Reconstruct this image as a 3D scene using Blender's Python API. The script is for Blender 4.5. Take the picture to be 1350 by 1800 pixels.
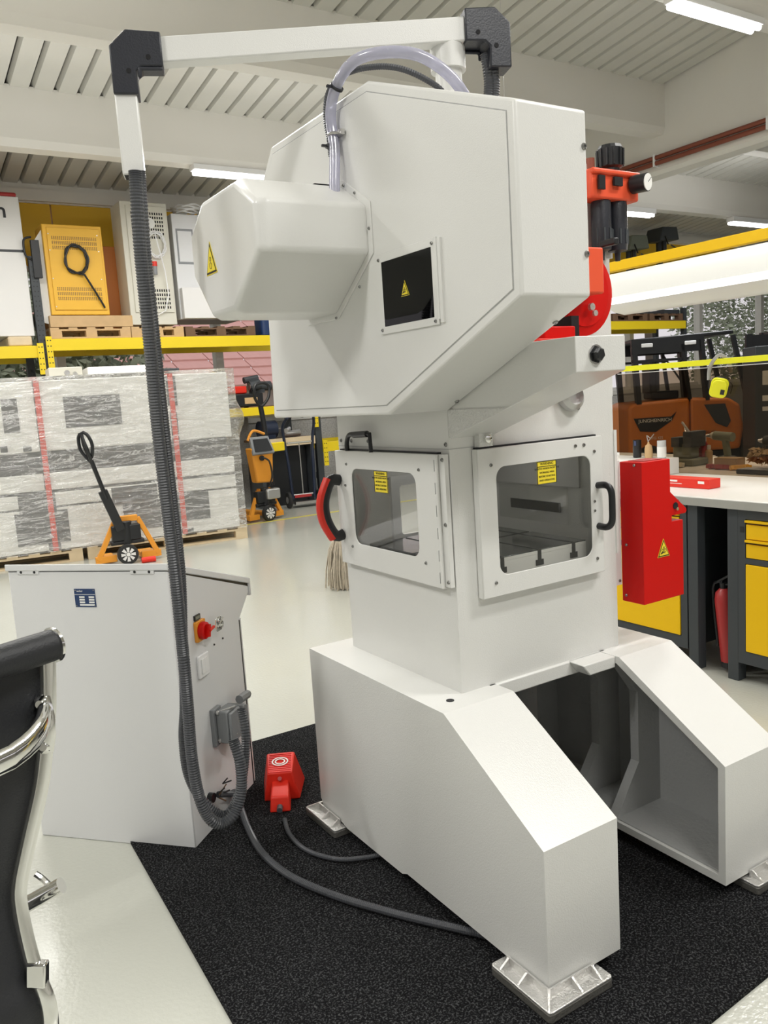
import bpy, bmesh, math, random
from mathutils import Vector, Matrix
R = math.radians
C = bpy.context.scene.collection
for o in list(bpy.data.objects): bpy.data.objects.remove(o)
scn = bpy.context.scene

# ---------------------------------------------------------------- camera
F, YAW, PIT, ROL, H = 1439.6, .5584036, .1410463, -.0650117, 1.55
fw = Vector((math.sin(YAW)*math.cos(PIT), math.cos(YAW)*math.cos(PIT), -math.sin(PIT)))
r0 = Vector((math.cos(YAW), -math.sin(YAW), 0)); u0 = r0.cross(fw)
cr = r0*math.cos(ROL) + u0*math.sin(ROL); cu = -r0*math.sin(ROL) + u0*math.cos(ROL)
EYE = Vector((0, 0, H))
cam = bpy.data.cameras.new('camera'); camo = bpy.data.objects.new('camera', cam); C.objects.link(camo)
cam.sensor_fit = 'VERTICAL'; cam.sensor_height = 36; cam.lens = 36*F/1800; cam.clip_end = 300; cam.clip_start = .05
m = Matrix((cr, cu, -fw)).transposed().to_4x4(); m.translation = EYE; camo.matrix_world = m
scn.camera = camo

# ---------------------------------------------------------------- world, exposure, lights
scn.view_settings.view_transform = 'Standard'; scn.view_settings.look = 'None'
scn.view_settings.exposure = 0.05; scn.view_settings.gamma = 1.0; scn.view_settings.use_curve_mapping = False
w = bpy.data.worlds.new('overcast_sky'); scn.world = w; w.use_nodes = True
nt = w.node_tree; bg = nt.nodes['Background']
tc = nt.nodes.new('ShaderNodeTexCoord'); sx = nt.nodes.new('ShaderNodeSeparateXYZ'); rp = nt.nodes.new('ShaderNodeValToRGB')
nt.links.new(tc.outputs['Generated'], sx.inputs[0]); nt.links.new(sx.outputs['Z'], rp.inputs[0]); nt.links.new(rp.outputs[0], bg.inputs[0])
rp.color_ramp.elements[0].color = (.80, .76, .78, 1); rp.color_ramp.elements[1].color = (.93, .95, 1, 1)
bg.inputs[1].default_value = 1.05

def area(name, loc, sx_, sy_, power, col=(1, 1, 1), rot=(0, 0, 0)):
    l = bpy.data.lights.new(name, 'AREA'); l.shape = 'RECTANGLE'; l.size = sx_; l.size_y = sy_; l.energy = power; l.color = col
    o = bpy.data.objects.new(name, l); C.objects.link(o); o.location = loc; o.rotation_euler = rot; return o
# ---- ceiling luminaires of the hall (the rows of tubes under the beams)
HALL = list(enumerate([(-2.5, 1.2), (1.2, -1.6), (-2.2, 5.0), (3.6, .2), (5.8, 3.2), (1.2, 5.4)]))
for i, (x, y) in HALL:
    area('hall_light', (x, y, 4.55), 1.5, .4, 104, (1, .985, .95)); area('hall_light_up', (x, y, 4.60), 1.5, .4, 30, (1, .985, .95), (math.pi, 0, 0))
for x in (1.4, 4.6): area('hall_light', (x, 8.9, 4.2), 2.6, .5, 72, (1, .99, .96)); area('hall_light_up', (x, 8.6, 4.0), 2.6, .4, 9, (1, .99, .98), (math.pi, 0, 0))
area('hall_light_up', (12, 8.4, 4.0), 3, .4, 16, (1, .99, .98), (math.pi, 0, 0))
area('hall_light', (12, 8, 4.1), 3, .6, 140)

# ---------------------------------------------------------------- helpers
def ray(px, py): return cr*((px-675)/F) - cu*((py-900)/F) + fw
def at(px, py, D): return EYE + ray(px, py)*D
def on(px, py, ax, v):
    d = ray(px, py); i = 'XYZ'.index(ax); return EYE + d*((v-EYE[i])/d[i])
def onp(px, py, p0, n):
    d = ray(px, py); return EYE + d*((Vector(p0)-EYE).dot(n)/d.dot(n))

MATS = {}
def mat(name, col, rough=.5, metal=0., bump=0., bscale=200., var=0., vscale=3., coat=0., emit=0., alpha=1., spec=.5, noise_detail=3):
    m = bpy.data.materials.new(name); m.use_nodes = True; n = m.node_tree; b = n.nodes['Principled BSDF']
    b.inputs['Base Color'].default_value = (*col, 1); b.inputs['Roughness'].default_value = rough; b.inputs['Metallic'].default_value = metal
    b.inputs['Specular IOR Level'].default_value = spec
    if coat: b.inputs['Coat Weight'].default_value = coat; b.inputs['Coat Roughness'].default_value = .12
    if emit: b.inputs['Emission Color'].default_value = (*col, 1); b.inputs['Emission Strength'].default_value = emit
    t = None
    if bump or var:
        t = n.nodes.new('ShaderNodeTexCoord')
    if bump:
        nz = n.nodes.new('ShaderNodeTexNoise'); nz.inputs['Scale'].default_value = bscale; nz.inputs['Detail'].default_value = noise_detail
        bp = n.nodes.new('ShaderNodeBump'); bp.inputs['Strength'].default_value = bump; bp.inputs['Distance'].default_value = .01
        n.links.new(t.outputs['Object'], nz.inputs['Vector']); n.links.new(nz.outputs[0], bp.inputs['Height']); n.links.new(bp.outputs[0], b.inputs['Normal'])
    if var:
        nz = n.nodes.new('ShaderNodeTexNoise'); nz.inputs['Scale'].default_value = vscale; nz.inputs['Detail'].default_value = 5
        mx = n.nodes.new('ShaderNodeMix'); mx.data_type = 'RGBA'
        mx.inputs[6].default_value = tuple(max(0, c*(1-var)) for c in col)+(1,); mx.inputs[7].default_value = tuple(min(1, c*(1+var)) for c in col)+(1,)
        n.links.new(t.outputs['Object'], nz.inputs['Vector']); n.links.new(nz.outputs[0], mx.inputs[0]); n.links.new(mx.outputs[2], b.inputs['Base Color'])
    MATS[name] = m; return m
def seethrough(name, tcol, gcol=(1, 1, 1), gloss=.06, rough=.03, diff=0., dcol=(1, 1, 1), bump=0, bscale=20):
    m = bpy.data.materials.new(name); m.use_nodes = True; n = m.node_tree; n.nodes.clear()
    out = n.nodes.new('ShaderNodeOutputMaterial'); tr = n.nodes.new('ShaderNodeBsdfTransparent'); tr.inputs[0].default_value = (*tcol, 1)
    gl = n.nodes.new('ShaderNodeBsdfGlossy'); gl.inputs[0].default_value = (*gcol, 1); gl.inputs['Roughness'].default_value = rough
    fr = n.nodes.new('ShaderNodeLayerWeight'); pw = n.nodes.new('ShaderNodeMath'); pw.operation = 'POWER'; pw.inputs[1].default_value = 4.5; n.links.new(fr.outputs['Facing'], pw.inputs[0])
    mt = n.nodes.new('ShaderNodeMath'); mt.operation = 'MULTIPLY_ADD'; mt.inputs[1].default_value = .6; mt.inputs[2].default_value = gloss; n.links.new(pw.outputs[0], mt.inputs[0]); mt.use_clamp = True
    mx = n.nodes.new('ShaderNodeMixShader'); n.links.new(mt.outputs[0], mx.inputs[0]); n.links.new(tr.outputs[0], mx.inputs[1]); n.links.new(gl.outputs[0], mx.inputs[2])
    last = mx
    if diff:
        df = n.nodes.new('ShaderNodeBsdfDiffuse'); df.inputs[0].default_value = (*dcol, 1)
        m2 = n.nodes.new('ShaderNodeMixShader'); m2.inputs[0].default_value = diff; n.links.new(mx.outputs[0], m2.inputs[1]); n.links.new(df.outputs[0], m2.inputs[2]); last = m2
    if bump:
        t = n.nodes.new('ShaderNodeTexCoord'); nz = n.nodes.new('ShaderNodeTexNoise'); nz.inputs['Scale'].default_value = bscale; nz.inputs['Detail'].default_value = 6; nz.inputs['Distortion'].default_value = 1.05
        mp = n.nodes.new('ShaderNodeMapping'); mp.inputs['Scale'].default_value = (.5, 1, 2.2)
        bp = n.nodes.new('ShaderNodeBump'); bp.inputs['Strength'].default_value = bump; bp.inputs['Distance'].default_value = .05
        n.links.new(t.outputs['Object'], mp.inputs[0]); n.links.new(mp.outputs[0], nz.inputs['Vector']); n.links.new(nz.outputs[0], bp.inputs['Height'])
        n.links.new(bp.outputs[0], gl.inputs['Normal']); n.links.new(bp.outputs[0], fr.inputs['Normal'])
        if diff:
            mr = n.nodes.new('ShaderNodeValToRGB'); e = mr.color_ramp.elements; e[0].position = .40; e[0].color = (.04,)*3+(1,); e[1].position = .5; e[1].color = (.62,)*3+(1,)  # crease highlights painted into the film as whitish diffuse streaks
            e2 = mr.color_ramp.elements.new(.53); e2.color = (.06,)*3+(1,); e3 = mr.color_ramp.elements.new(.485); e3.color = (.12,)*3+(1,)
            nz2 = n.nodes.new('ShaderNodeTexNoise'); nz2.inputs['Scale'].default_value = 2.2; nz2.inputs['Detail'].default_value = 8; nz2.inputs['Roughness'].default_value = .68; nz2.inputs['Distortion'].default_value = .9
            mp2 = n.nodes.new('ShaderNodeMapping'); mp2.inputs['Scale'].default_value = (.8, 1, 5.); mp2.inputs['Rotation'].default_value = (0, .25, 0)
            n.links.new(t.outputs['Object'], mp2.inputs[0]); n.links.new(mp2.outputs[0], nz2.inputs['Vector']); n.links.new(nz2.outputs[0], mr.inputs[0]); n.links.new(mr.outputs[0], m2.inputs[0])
    n.links.new(last.outputs[0], out.inputs[0]); MATS[name] = m; return m
M = MATS
mat('paint', (.72, .72, .695), .33, bump=.10, bscale=260, coat=.25)
mat('guard_paint', (.74, .74, .715), .36, bump=.07, bscale=330, coat=.2)
mat('rough_paint', (.70, .70, .675), .3, bump=.55, bscale=150, coat=.3)
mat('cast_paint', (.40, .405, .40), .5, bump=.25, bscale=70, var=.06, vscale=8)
mat('cabinet_paint', (.74, .745, .75), .42, bump=.08, bscale=400)
mat('steel_white', (.78, .77, .75), .4)
mat('ceiling_white', (.66, .65, .61), .6, var=.04, vscale=1.2)
mat('beam_white', (.80, .78, .73), .6, var=.04, vscale=1)
mat('ribbed_sheet', (.62, .61, .56), .45, var=.08, vscale=1.5)
mat('sheet_rib', (.20, .19, .17), .5)
mat('black', (.012, .013, .015), .38)
mat('black_soft', (.015, .016, .019), .5, bump=.15, bscale=300)
mat('black_casting', (.022, .024, .032), .38, bump=.1, bscale=200)
mat('conduit', (.065, .068, .076), .34)
mat('grey_plastic', (.24, .25, .26), .42)
mat('white_plastic', (.85, .85, .85), .35)
mat('red', (.60, .004, .002), .45, spec=.25)
mat('bright_red', (.74, .03, .015), .38, spec=.4)
mat('orange_red', (.80, .10, .04), .42, spec=.35)
mat('dark_red', (.40, .03, .03), .4)
mat('yellow', (.90, .55, .004), .45, spec=.3)
mat('rack_yellow', (.86, .64, .015), .4)
mat('wall_yellow', (.86, .53, .03), .55, var=.05, vscale=1)
mat('sign_yellow', (.90, .72, .04), .4)
mat('machine_yellow', (.84, .47, .04), .45, var=.05, vscale=4)
mat('neon_yellow', (.85, .85, .02), .4)
mat('orange', (.80, .32, .03), .42)
mat('dark_orange', (.50, .17, .03), .5)
mat('truck_orange', (.62, .19, .03), .5)
mat('beige', (.66, .64, .55), .5)
mat('olive', (.20, .22, .17), .6)
mat('chrome', (.82, .82, .80), .09, 1.)
mat('steel', (.62, .61, .60), .28, 1.)
mat('brushed', (.55, .55, .54), .4, .8)
mat('zinc', (.66, .65, .63), .33, .75, bump=.3, bscale=160)
mat('zinc_dark', (.17, .165, .15), .5, .5, bump=.3, bscale=120)
mat('table_steel', (.03, .034, .037), .16, .3, coat=.5)
mat('anthracite', (.045, .052, .058), .5)
mat('navy', (.012, .02, .045), .4)
mat('blue_bin', (.05, .07, .16), .5)
mat('nameplate_blue', (.012, .04, .13), .4)
mat('rubber', (.02, .02, .02), .7)
mat('wood', (.60, .40, .20), .65, var=.16, vscale=9)
mat('wood_light', (.72, .58, .38), .65, var=.12, vscale=9)
mat('wood_dark', (.16, .09, .05), .7, var=.2, vscale=9)
mat('cork', (.42, .30, .17), .7)
mat('mop', (.48, .42, .33), .9, var=.35, vscale=40)
mat('copper', (.26, .075, .045), .35, .3)
mat('worktop', (.80, .79, .76), .35, var=.05, vscale=3)
mat('edge_steel', (.40, .40, .37), .45, .2, var=.08, vscale=6)
mat('dark_hole', (.004, .004, .005), .8)
mat('strap_red', (.72, .09, .06), .55)
mat('wrap_white', (.88, .87, .84), .5, var=.03)
mat('wrap_grey', (.13, .13, .13), .55, bump=.6, bscale=8, var=.3, vscale=5)
mat('pebble', (.44, .43, .41), .9, bump=1., bscale=40, var=.5, vscale=40)
mat('tree_bark', (.16, .13, .11), .9)
mat('leaf', (.34, .38, .27), .8, var=.3, vscale=4)
mat('grass', (.16, .20, .08), .9, var=.4, vscale=3)
mat('roof_tile', (.74, .40, .35), .8, var=.1, vscale=6)
mat('house_wall', (.62, .50, .48), .9)
mat('tube_light', (1, .99, 1), .4, emit=9.)
mat('added_glow', (1, .99, .97), .4, emit=1.5)  # glow for the painted hood reflection and the added press chamber fill
mat('hood_white', (.80, .80, .77), .35, coat=.2)
mat('floor_line', (.62, .55, .12), .4)
mat('paper', (.85, .85, .82), .7)
mat('glass_jar', (.55, .56, .55), .15)
seethrough('clear_pane', (.93, .93, .92), gloss=.05)
seethrough('dark_pane', (.012, .012, .014), gloss=.03)
seethrough('plexi', (.60, .53, .44), gloss=.02)
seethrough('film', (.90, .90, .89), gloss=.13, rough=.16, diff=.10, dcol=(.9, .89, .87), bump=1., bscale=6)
seethrough('window_glass', (.93, .93, .93), gloss=.0)
seethrough('clear_hose', (.70, .70, .80), gloss=.12, rough=.15, diff=.40, dcol=(.66, .66, .78))
# floor: pale glossy epoxy
fm = mat('floor_epoxy', (.50, .505, .45), .20, var=.035, vscale=.7, coat=.3)
n = fm.node_tree; b = n.nodes['Principled BSDF']; t = n.nodes.new('ShaderNodeTexCoord'); nz = n.nodes.new('ShaderNodeTexNoise'); nz.inputs['Scale'].default_value = 70
bp = n.nodes.new('ShaderNodeBump'); bp.inputs['Strength'].default_value = .12; bp.inputs['Distance'].default_value = .01
n.links.new(t.outputs['Object'], nz.inputs[0]); n.links.new(nz.outputs[0], bp.inputs['Height']); n.links.new(bp.outputs[0], b.inputs['Normal'])
# needle felt carpet
cm = mat('felt', (.014, .014, .015), 1., bump=.9, bscale=330, noise_detail=4, spec=.08)
n = cm.node_tree; b = n.nodes['Principled BSDF']; t = n.nodes.new('ShaderNodeTexCoord'); nz = n.nodes.new('ShaderNodeTexNoise'); nz.inputs['Scale'].default_value = 170; nz.inputs['Detail'].default_value = 5
nz.inputs['Roughness'].default_value = .7
r_ = n.nodes.new('ShaderNodeValToRGB'); r_.color_ramp.elements[0].position = .50; r_.color_ramp.elements[0].color = (.008, .008, .009, 1)
r_.color_ramp.elements[1].position = .78; r_.color_ramp.elements[1].color = (.20, .205, .21, 1)
n.links.new(t.outputs['Object'], nz.inputs[0]); n.links.new(nz.outputs[0], r_.inputs[0]); n.links.new(r_.outputs[0], b.inputs['Base Color'])

ROOT = {}
def xf(loc=(0, 0, 0), rz=0, rx=0, ry=0): return Matrix.Translation(loc) @ Matrix.Rotation(rz, 4, 'Z') @ Matrix.Rotation(ry, 4, 'Y') @ Matrix.Rotation(rx, 4, 'X')
def basis(o, x, y):
    x = Vector(x).normalized(); y = Vector(y); z = x.cross(y).normalized(); y = z.cross(x)
    m = Matrix((x, y, z)).transposed().to_4x4(); m.translation = Vector(o); return m
# faces to draw on: local x to the right as seen, y up, z out towards the viewer
def face_negx(X): return basis((X, 0, 0), (0, -1, 0), (0, 0, 1))   # local x = -Y
def face_negy(Y): return basis((0, Y, 0), (1, 0, 0), (0, 0, 1))    # local x = X

class MB:
    def __init__(s, M4=None): s.b = bmesh.new(); s.M = M4 or Matrix()
    def v(s, p): return s.b.verts.new(s.M @ Vector(p))
    def f(s, vs):
        try: return s.b.faces.new(vs)
        except ValueError: return None
    def box(s, x0, x1, y0, y1, z0, z1, T=None):
        T = T or Matrix()
        v = [s.v(T @ Vector((x, y, z))) for x in (x0, x1) for y in (y0, y1) for z in (z0, z1)]
        for q in ((0, 1, 3, 2), (4, 6, 7, 5), (0, 4, 5, 1), (2, 3, 7, 6), (0, 2, 6, 4), (1, 5, 7, 3)): s.f([v[i] for i in q])
        return s
    def prism(s, pts, a, b, ax='Z', T=None):
        # polygon in the plane across ax: Z -> (x,y), X -> (y,z), Y -> (x,z)
        T = T or Matrix()
        def P(p, h):
            return T @ Vector({'Z': (p[0], p[1], h), 'X': (h, p[0], p[1]), 'Y': (p[0], h, p[1])}[ax])
        lo = [s.v(P(p, a)) for p in pts]; hi = [s.v(P(p, b)) for p in pts]; n = len(pts)
        s.f(lo[::-1]); s.f(hi)
        for i in range(n): s.f([lo[i], lo[(i+1) % n], hi[(i+1) % n], hi[i]])
        return s
    def hull(s, A, B):
        lo = [s.v(p) for p in A]; hi = [s.v(p) for p in B]; n = len(A); s.f(lo[::-1]); s.f(hi)
        for i in range(n): s.f([lo[i], lo[(i+1) % n], hi[(i+1) % n], hi[i]])
        return s
    def framed(s, x0, x1, y0, y1, hx0, hx1, hy0, hy1, r, z0, z1, k=6):
        cs = [(hx1-r, hy1-r, 0), (hx0+r, hy1-r, 90), (hx0+r, hy0+r, 180), (hx1-r, hy0+r, 270)]
        oc = [(x1, y1), (x0, y1), (x0, y0), (x1, y0)]
        L = {}
        for z in (z0, z1):
            L[z] = ([s.v((*p, z)) for p in oc], [[s.v((cx+r*math.cos(R(a+90*i/k)), cy+r*math.sin(R(a+90*i/k)), z)) for i in range(k+1)] for cx, cy, a in cs])
        for z, flip in ((z0, 1), (z1, 0)):
            o, inn = L[z]
            for c in range(4):
                for i in range(k):
                    q = [o[c], inn[c][i+1], inn[c][i]]; s.f(q[::-1] if not flip else q)
                d = (c+1) % 4; q = [o[c], o[d], inn[d][0], inn[c][k]]; s.f(q if not flip else q[::-1])
        for c in range(4):
            d = (c+1) % 4
            s.f([L[z0][0][c], L[z0][0][d], L[z1][0][d], L[z1][0][c]])
            a, b_ = L[z0][1], L[z1][1]
            for i in range(k): s.f([a[c][i], b_[c][i], b_[c][i+1], a[c][i+1]])
            s.f([a[c][k], b_[c][k], b_[d][0], a[d][0]])
        return s
    def rrect(s, x0, x1, y0, y1, r, z0, z1, k=4):
        pts = [(cx+r*math.cos(R(a+90*i/k)), cy+r*math.sin(R(a+90*i/k))) for cx, cy, a in ((x1-r, y1-r, 0), (x0+r, y1-r, 90), (x0+r, y0+r, 180), (x1-r, y0+r, 270)) for i in range(k+1)]
        return s.prism(pts, z0, z1)
    def ring(s, c, ra, rb, z0, z1, n=20, sx=1):
        L = []
        for r_, z in ((ra, z0), (rb, z0), (rb, z1), (ra, z1)):
            L.append([s.v((c[0]+sx*r_*math.cos(2*math.pi*i/n), c[1]+r_*math.sin(2*math.pi*i/n), z)) for i in range(n)])
        for j in range(4):
            A, B = L[j], L[(j+1) % 4]
            for i in range(n): s.f([A[i], A[(i+1) % n], B[(i+1) % n], B[i]])
        return s
    def cyl(s, p0, p1, ra, rb=None, n=16, caps=True):
        p0, p1 = Vector(p0), Vector(p1); rb = ra if rb is None else rb; d = (p1-p0).normalized()
        a = d.orthogonal().normalized(); b_ = d.cross(a)
        A = [s.v(p0+(a*math.cos(2*math.pi*i/n)+b_*math.sin(2*math.pi*i/n))*ra) for i in range(n)]
        B = [s.v(p1+(a*math.cos(2*math.pi*i/n)+b_*math.sin(2*math.pi*i/n))*rb) for i in range(n)]
        for i in range(n): s.f([A[i], A[(i+1) % n], B[(i+1) % n], B[i]])
        if caps: s.f(A[::-1]); s.f(B)
        return s
    def lathe(s, prof, p0=(0, 0, 0), d=(0, 0, 1), n=20):
        p0 = Vector(p0); d = Vector(d).normalized(); a = d.orthogonal().normalized(); b_ = d.cross(a); prev = None
        for r_, h in prof:
            c = [s.v(p0+d*h+(a*math.cos(2*math.pi*i/n)+b_*math.sin(2*math.pi*i/n))*max(r_, 1e-4)) for i in range(n)]
            if prev:
                for i in range(n): s.f([prev[i], prev[(i+1) % n], c[(i+1) % n], c[i]])
            else: s.f(c[::-1])
            prev = c
        s.f(prev); return s
    def tube(s, pts, r, n=10, closed=False, rf=None, flat=None):
        pts = [Vector(p) for p in pts]; N = len(pts); rings = []; a = None
        for i in range(N):
            d = (pts[(i+1) % N]-pts[i-1]) if closed else (pts[min(i+1, N-1)]-pts[max(i-1, 0)])
            d.normalize()
            if flat is not None:
                a = Vector(flat); a = (a-d*a.dot(d)).normalized(); b_ = d.cross(a)
            else:
                a = d.orthogonal() if a is None else a-d*a.dot(d)
                a.normalize(); b_ = d.cross(a)
            rr = rf(i) if rf else r
            ra, rb = rr if isinstance(rr, tuple) else (rr, rr)
            rings.append([s.v(pts[i]+a*math.cos(2*math.pi*j/n)*ra+b_*math.sin(2*math.pi*j/n)*rb) for j in range(n)])
        for i in range(N if closed else N-1):
            A, B = rings[i], rings[(i+1) % N]
            for j in range(n): s.f([A[j], A[(j+1) % n], B[(j+1) % n], B[j]])
        if not closed: s.f(rings[0][::-1]); s.f(rings[-1])
        return s
    def bar(s, p0, p1, w_, h_, up=(0, 0, 1)):
        p0, p1 = Vector(p0), Vector(p1); d = (p1-p0); L = d.length; d.normalize(); up = Vector(up)
        if abs(d.dot(up)) > .98: up = Vector((0, 1, 0))
        x = d.cross(up).normalized(); z = x.cross(d)
        T = Matrix((x, d, z)).transposed().to_4x4(); T.translation = p0
        return s.box(-w_/2, w_/2, 0, L, -h_/2, h_/2, T)
    def build(s, name, m, parent=None, bevel=0, smooth=False, seg=2, world=False, kind=None, label=None, split=False):
        if split:
            seen = set(); out = None; s.b.verts.ensure_lookup_table()
            for v0 in s.b.verts:
                if v0 in seen: continue
                st = [v0]; comp = {v0}
                while st:
                    v = st.pop()
                    for e in v.link_edges:
                        w_ = e.other_vert(v)
                        if w_ not in comp: comp.add(w_); st.append(w_)
                seen |= comp; q = MB(); mp = {v: q.b.verts.new(v.co) for v in comp}
                for f in {f for v in comp for f in v.link_faces}: q.f([mp[v] for v in f.verts])
                o = q.build(name, m, parent, bevel, smooth, seg, world, None, label); out = out or o
            s.b.free(); return out
        if parent is not None and world: s.b.transform(ROOT[parent.name].inverted())
        bmesh.ops.recalc_face_normals(s.b, faces=s.b.faces)
        me = bpy.data.meshes.new(name); s.b.to_mesh(me); s.b.free()
        me.materials.append(M[m] if isinstance(m, str) else m)
        o = bpy.data.objects.new(name, me); C.objects.link(o)
        if parent is not None:
            o.parent = parent; ROOT[o.name] = ROOT.get(parent.name, Matrix())
        else: ROOT[o.name] = Matrix()
        if smooth:
            me.shade_smooth()
            try: me.set_sharp_from_angle(angle=R(38))
            except Exception: pass
        if bevel:
            bv = o.modifiers.new('bevel', 'BEVEL'); bv.width = bevel; bv.segments = seg; bv.limit_method = 'ANGLE'; bv.angle_limit = R(30); bv.harden_normals = False
            me.shade_smooth()
            try: me.set_sharp_from_angle(angle=R(38))
            except Exception: pass
        if kind: o['kind'] = kind
        if label: o['label'] = label
        return o
def thing(name, label, cat, loc=(0, 0, 0), rz=0, group=None):
    o = bpy.data.objects.new(name, None); C.objects.link(o); o.empty_display_size = .1
    o.location = loc; o.rotation_euler = (0, 0, rz); o['label'] = label; o['category'] = cat
    if group: o['group'] = group
    ROOT[o.name] = xf(loc, rz); return o
def tag(o, label, cat, group=None, kind=None):
    o['label'] = label; o['category'] = cat
    if group: o['group'] = group
    if kind: o['kind'] = kind
    return o
def struct(o): o['kind'] = 'structure'; return o
def copy_tree(o, parent=None):
    c = o.copy(); C.objects.link(c); c.parent = parent
    for ch in o.children: copy_tree(ch, c)
    return c
def spline(P, step=.02, closed=False):
    P = [Vector(p) for p in P]; out = []; N = len(P)
    for i in range(N if closed else N-1):
        if closed: a, b_, c, d = P[i-1], P[i], P[(i+1) % N], P[(i+2) % N]
        else: a, b_, c, d = P[max(i-1, 0)], P[i], P[i+1], P[min(i+2, N-1)]
        k = max(2, int((c-b_).length/step))
        for j in range(k):
            t = j/k; out.append(.5*((2*b_)+(c-a)*t+(2*a-5*b_+4*c-d)*t*t+(3*b_-a-3*c+d)*t**3))
    if not closed: out.append(P[-1])
    return out
def corrugated(P, r, pitch=.006, n=12):
    q = spline(P, pitch/2); return MB().tube(q, r, n, rf=lambda i: r if i % 2 else r*.86)
_fc = {}
def text(name, s, size, T, m, parent, depth=.0006, align='CENTER', world=True, bold=0):
    cu_ = bpy.data.curves.new(name, 'FONT'); cu_.body = s; cu_.size = size; cu_.extrude = depth; cu_.align_x = align; cu_.align_y = 'CENTER'; cu_.offset = bold
    o = bpy.data.objects.new(name, cu_); C.objects.link(o); bpy.context.view_layer.update()
    me = bpy.data.meshes.new_from_object(o); bpy.data.objects.remove(o)
    me.materials.clear(); me.materials.append(M[m]); me.transform(T)
    if parent is not None and world: me.transform(ROOT[parent.name].inverted())
    o = bpy.data.objects.new(name, me); C.objects.link(o)
    if parent is not None: o.parent = parent
    return o
mat('screw_steel', (.30, .30, .29), .3, .9)
def screws(T, pts, parent, r=.006, m='screw_steel', name='screw', h=.004):
    for p in pts:
        q = MB(T); q.lathe([(r, 0), (r, h*.5), (r*.75, h), (r*.35, h), (r*.35, h*.4)], (p[0], p[1], 0), n=10); q.build(name, m, parent, world=True, smooth=True)
def triangle_sign(T, cx, cy, size, parent, kind='rollers', narrow=1.):
    w_, h_ = size*narrow, size
    def tri(s, z0, z1, mname, name, par):
        q = MB(T); q.prism([(cx-w_/2*s, cy-h_*.36*s), (cx+w_/2*s, cy-h_*.36*s), (cx, cy+h_*.64*s)], z0, z1); return q.build(name, mname, par, world=True)
    a = tri(1.0, 0, .0012, 'sign_yellow', 'warning_sticker', parent)
    tri(.92, .0012, .0018, 'black', 'sticker_border', a); tri(.76, .0018, .0024, 'sign_yellow', 'sticker_field', a)
    q = MB(T)
    if kind == 'rollers':
        q.ring((cx, cy+h_*.10), h_*.055, h_*.075, .0024, .003, 16, narrow); q.ring((cx, cy-h_*.10), h_*.085, h_*.105, .0024, .003, 16, narrow)
    else:
        q.ring((cx-w_*.09, cy+h_*.0), h_*.06, h_*.085, .0024, .003, 14); q.ring((cx+w_*.1, cy-h_*.02), h_*.08, h_*.105, .0024, .003, 14)
        q.prism([(cx-w_*.27, cy-h_*.2), (cx-w_*.20, cy-h_*.08), (cx-w_*.02, cy-h_*.09), (cx+w_*.1, cy-h_*.17), (cx-w_*.04, cy-h_*.14)], .0024, .003)
        q.prism([(cx-.02*w_, cy+h_*.08), (cx+.02*w_, cy+h_*.08), (cx+.05*w_, cy+h_*.2), (cx-.03*w_, cy+h_*.2)], .0024, .003)
    q.build('pictogram', 'black', a, world=True)
    return a

mat('deck_dark', (.22, .21, .19), .6)
# ================================================================= the hall
YW = 12.3
def zroof(y): return 4.70 + .118*(YW-y)
q = MB(); q.box(-7, 24, -6, YW+.2, -.2, 0); struct(q.build('floor', 'floor_epoxy'))
q = MB(); q.box(-40, 60, YW+.2, 60, -.25, -.05); tag(q.build('ground', 'grass'), 'green yard outside the back windows', 'ground', kind='structure')
# roof deck: profiled sheet with ribs running front to back
roof = MB(); roof.hull([(-7, -6, zroof(-6)+.1), (24, -6, zroof(-6)+.1), (24, -6, zroof(-6)+.25), (-7, -6, zroof(-6)+.25)],
                       [(-7, YW, zroof(YW)+.1), (24, YW, zroof(YW)+.1), (24, YW, zroof(YW)+.25), (-7, YW, zroof(YW)+.25)])
ceil = struct(roof.build('ceiling', 'deck_dark'))
panm = None
for k in range(128):
    x = -6.97+.243*k
    if x > 23.7: break
    if panm is None:
        q = MB()
        dz_ = zroof(YW)-zroof(-6); q.hull([(0, 0, 0), (.185, 0, 0), (.205, 0, .07), (-.02, 0, .07)], [(0, YW+6, dz_), (.185, YW+6, dz_), (.205, YW+6, dz_+.07), (-.02, YW+6, dz_+.07)])
        o = q.build('ceiling_panel', 'ribbed_sheet', ceil); panm = o.data
    else:
        o = bpy.data.objects.new('ceiling_panel', panm); C.objects.link(o); o.parent = ceil
    o.location = (x, -6, zroof(-6))
# concrete purlins
def beam(name, x0, x1, y, hb, w_=.28):
    zt = zroof(y)+.02; zb = zroof(y)-hb
    q = MB(); q.prism([(y, zt), (y, zb+.08), (y+.04, zb), (y+w_-.04, zb), (y+w_, zb+.08), (y+w_, zt-.03)], x0, x1, 'X'); return struct(q.build(name, 'beam_white'))
for i, y in enumerate((5.1, 7.4, 9.69)):
    beam('trim_%d' % (i+1), -7, 9.3, y, .60)
    beam('trim_%d' % (i+4), 9.6, 24, y, .60)
beam('trim_7', -7, 24, 2.6, .6); beam('trim_8', -7, 24, 0.2, .6)
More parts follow.
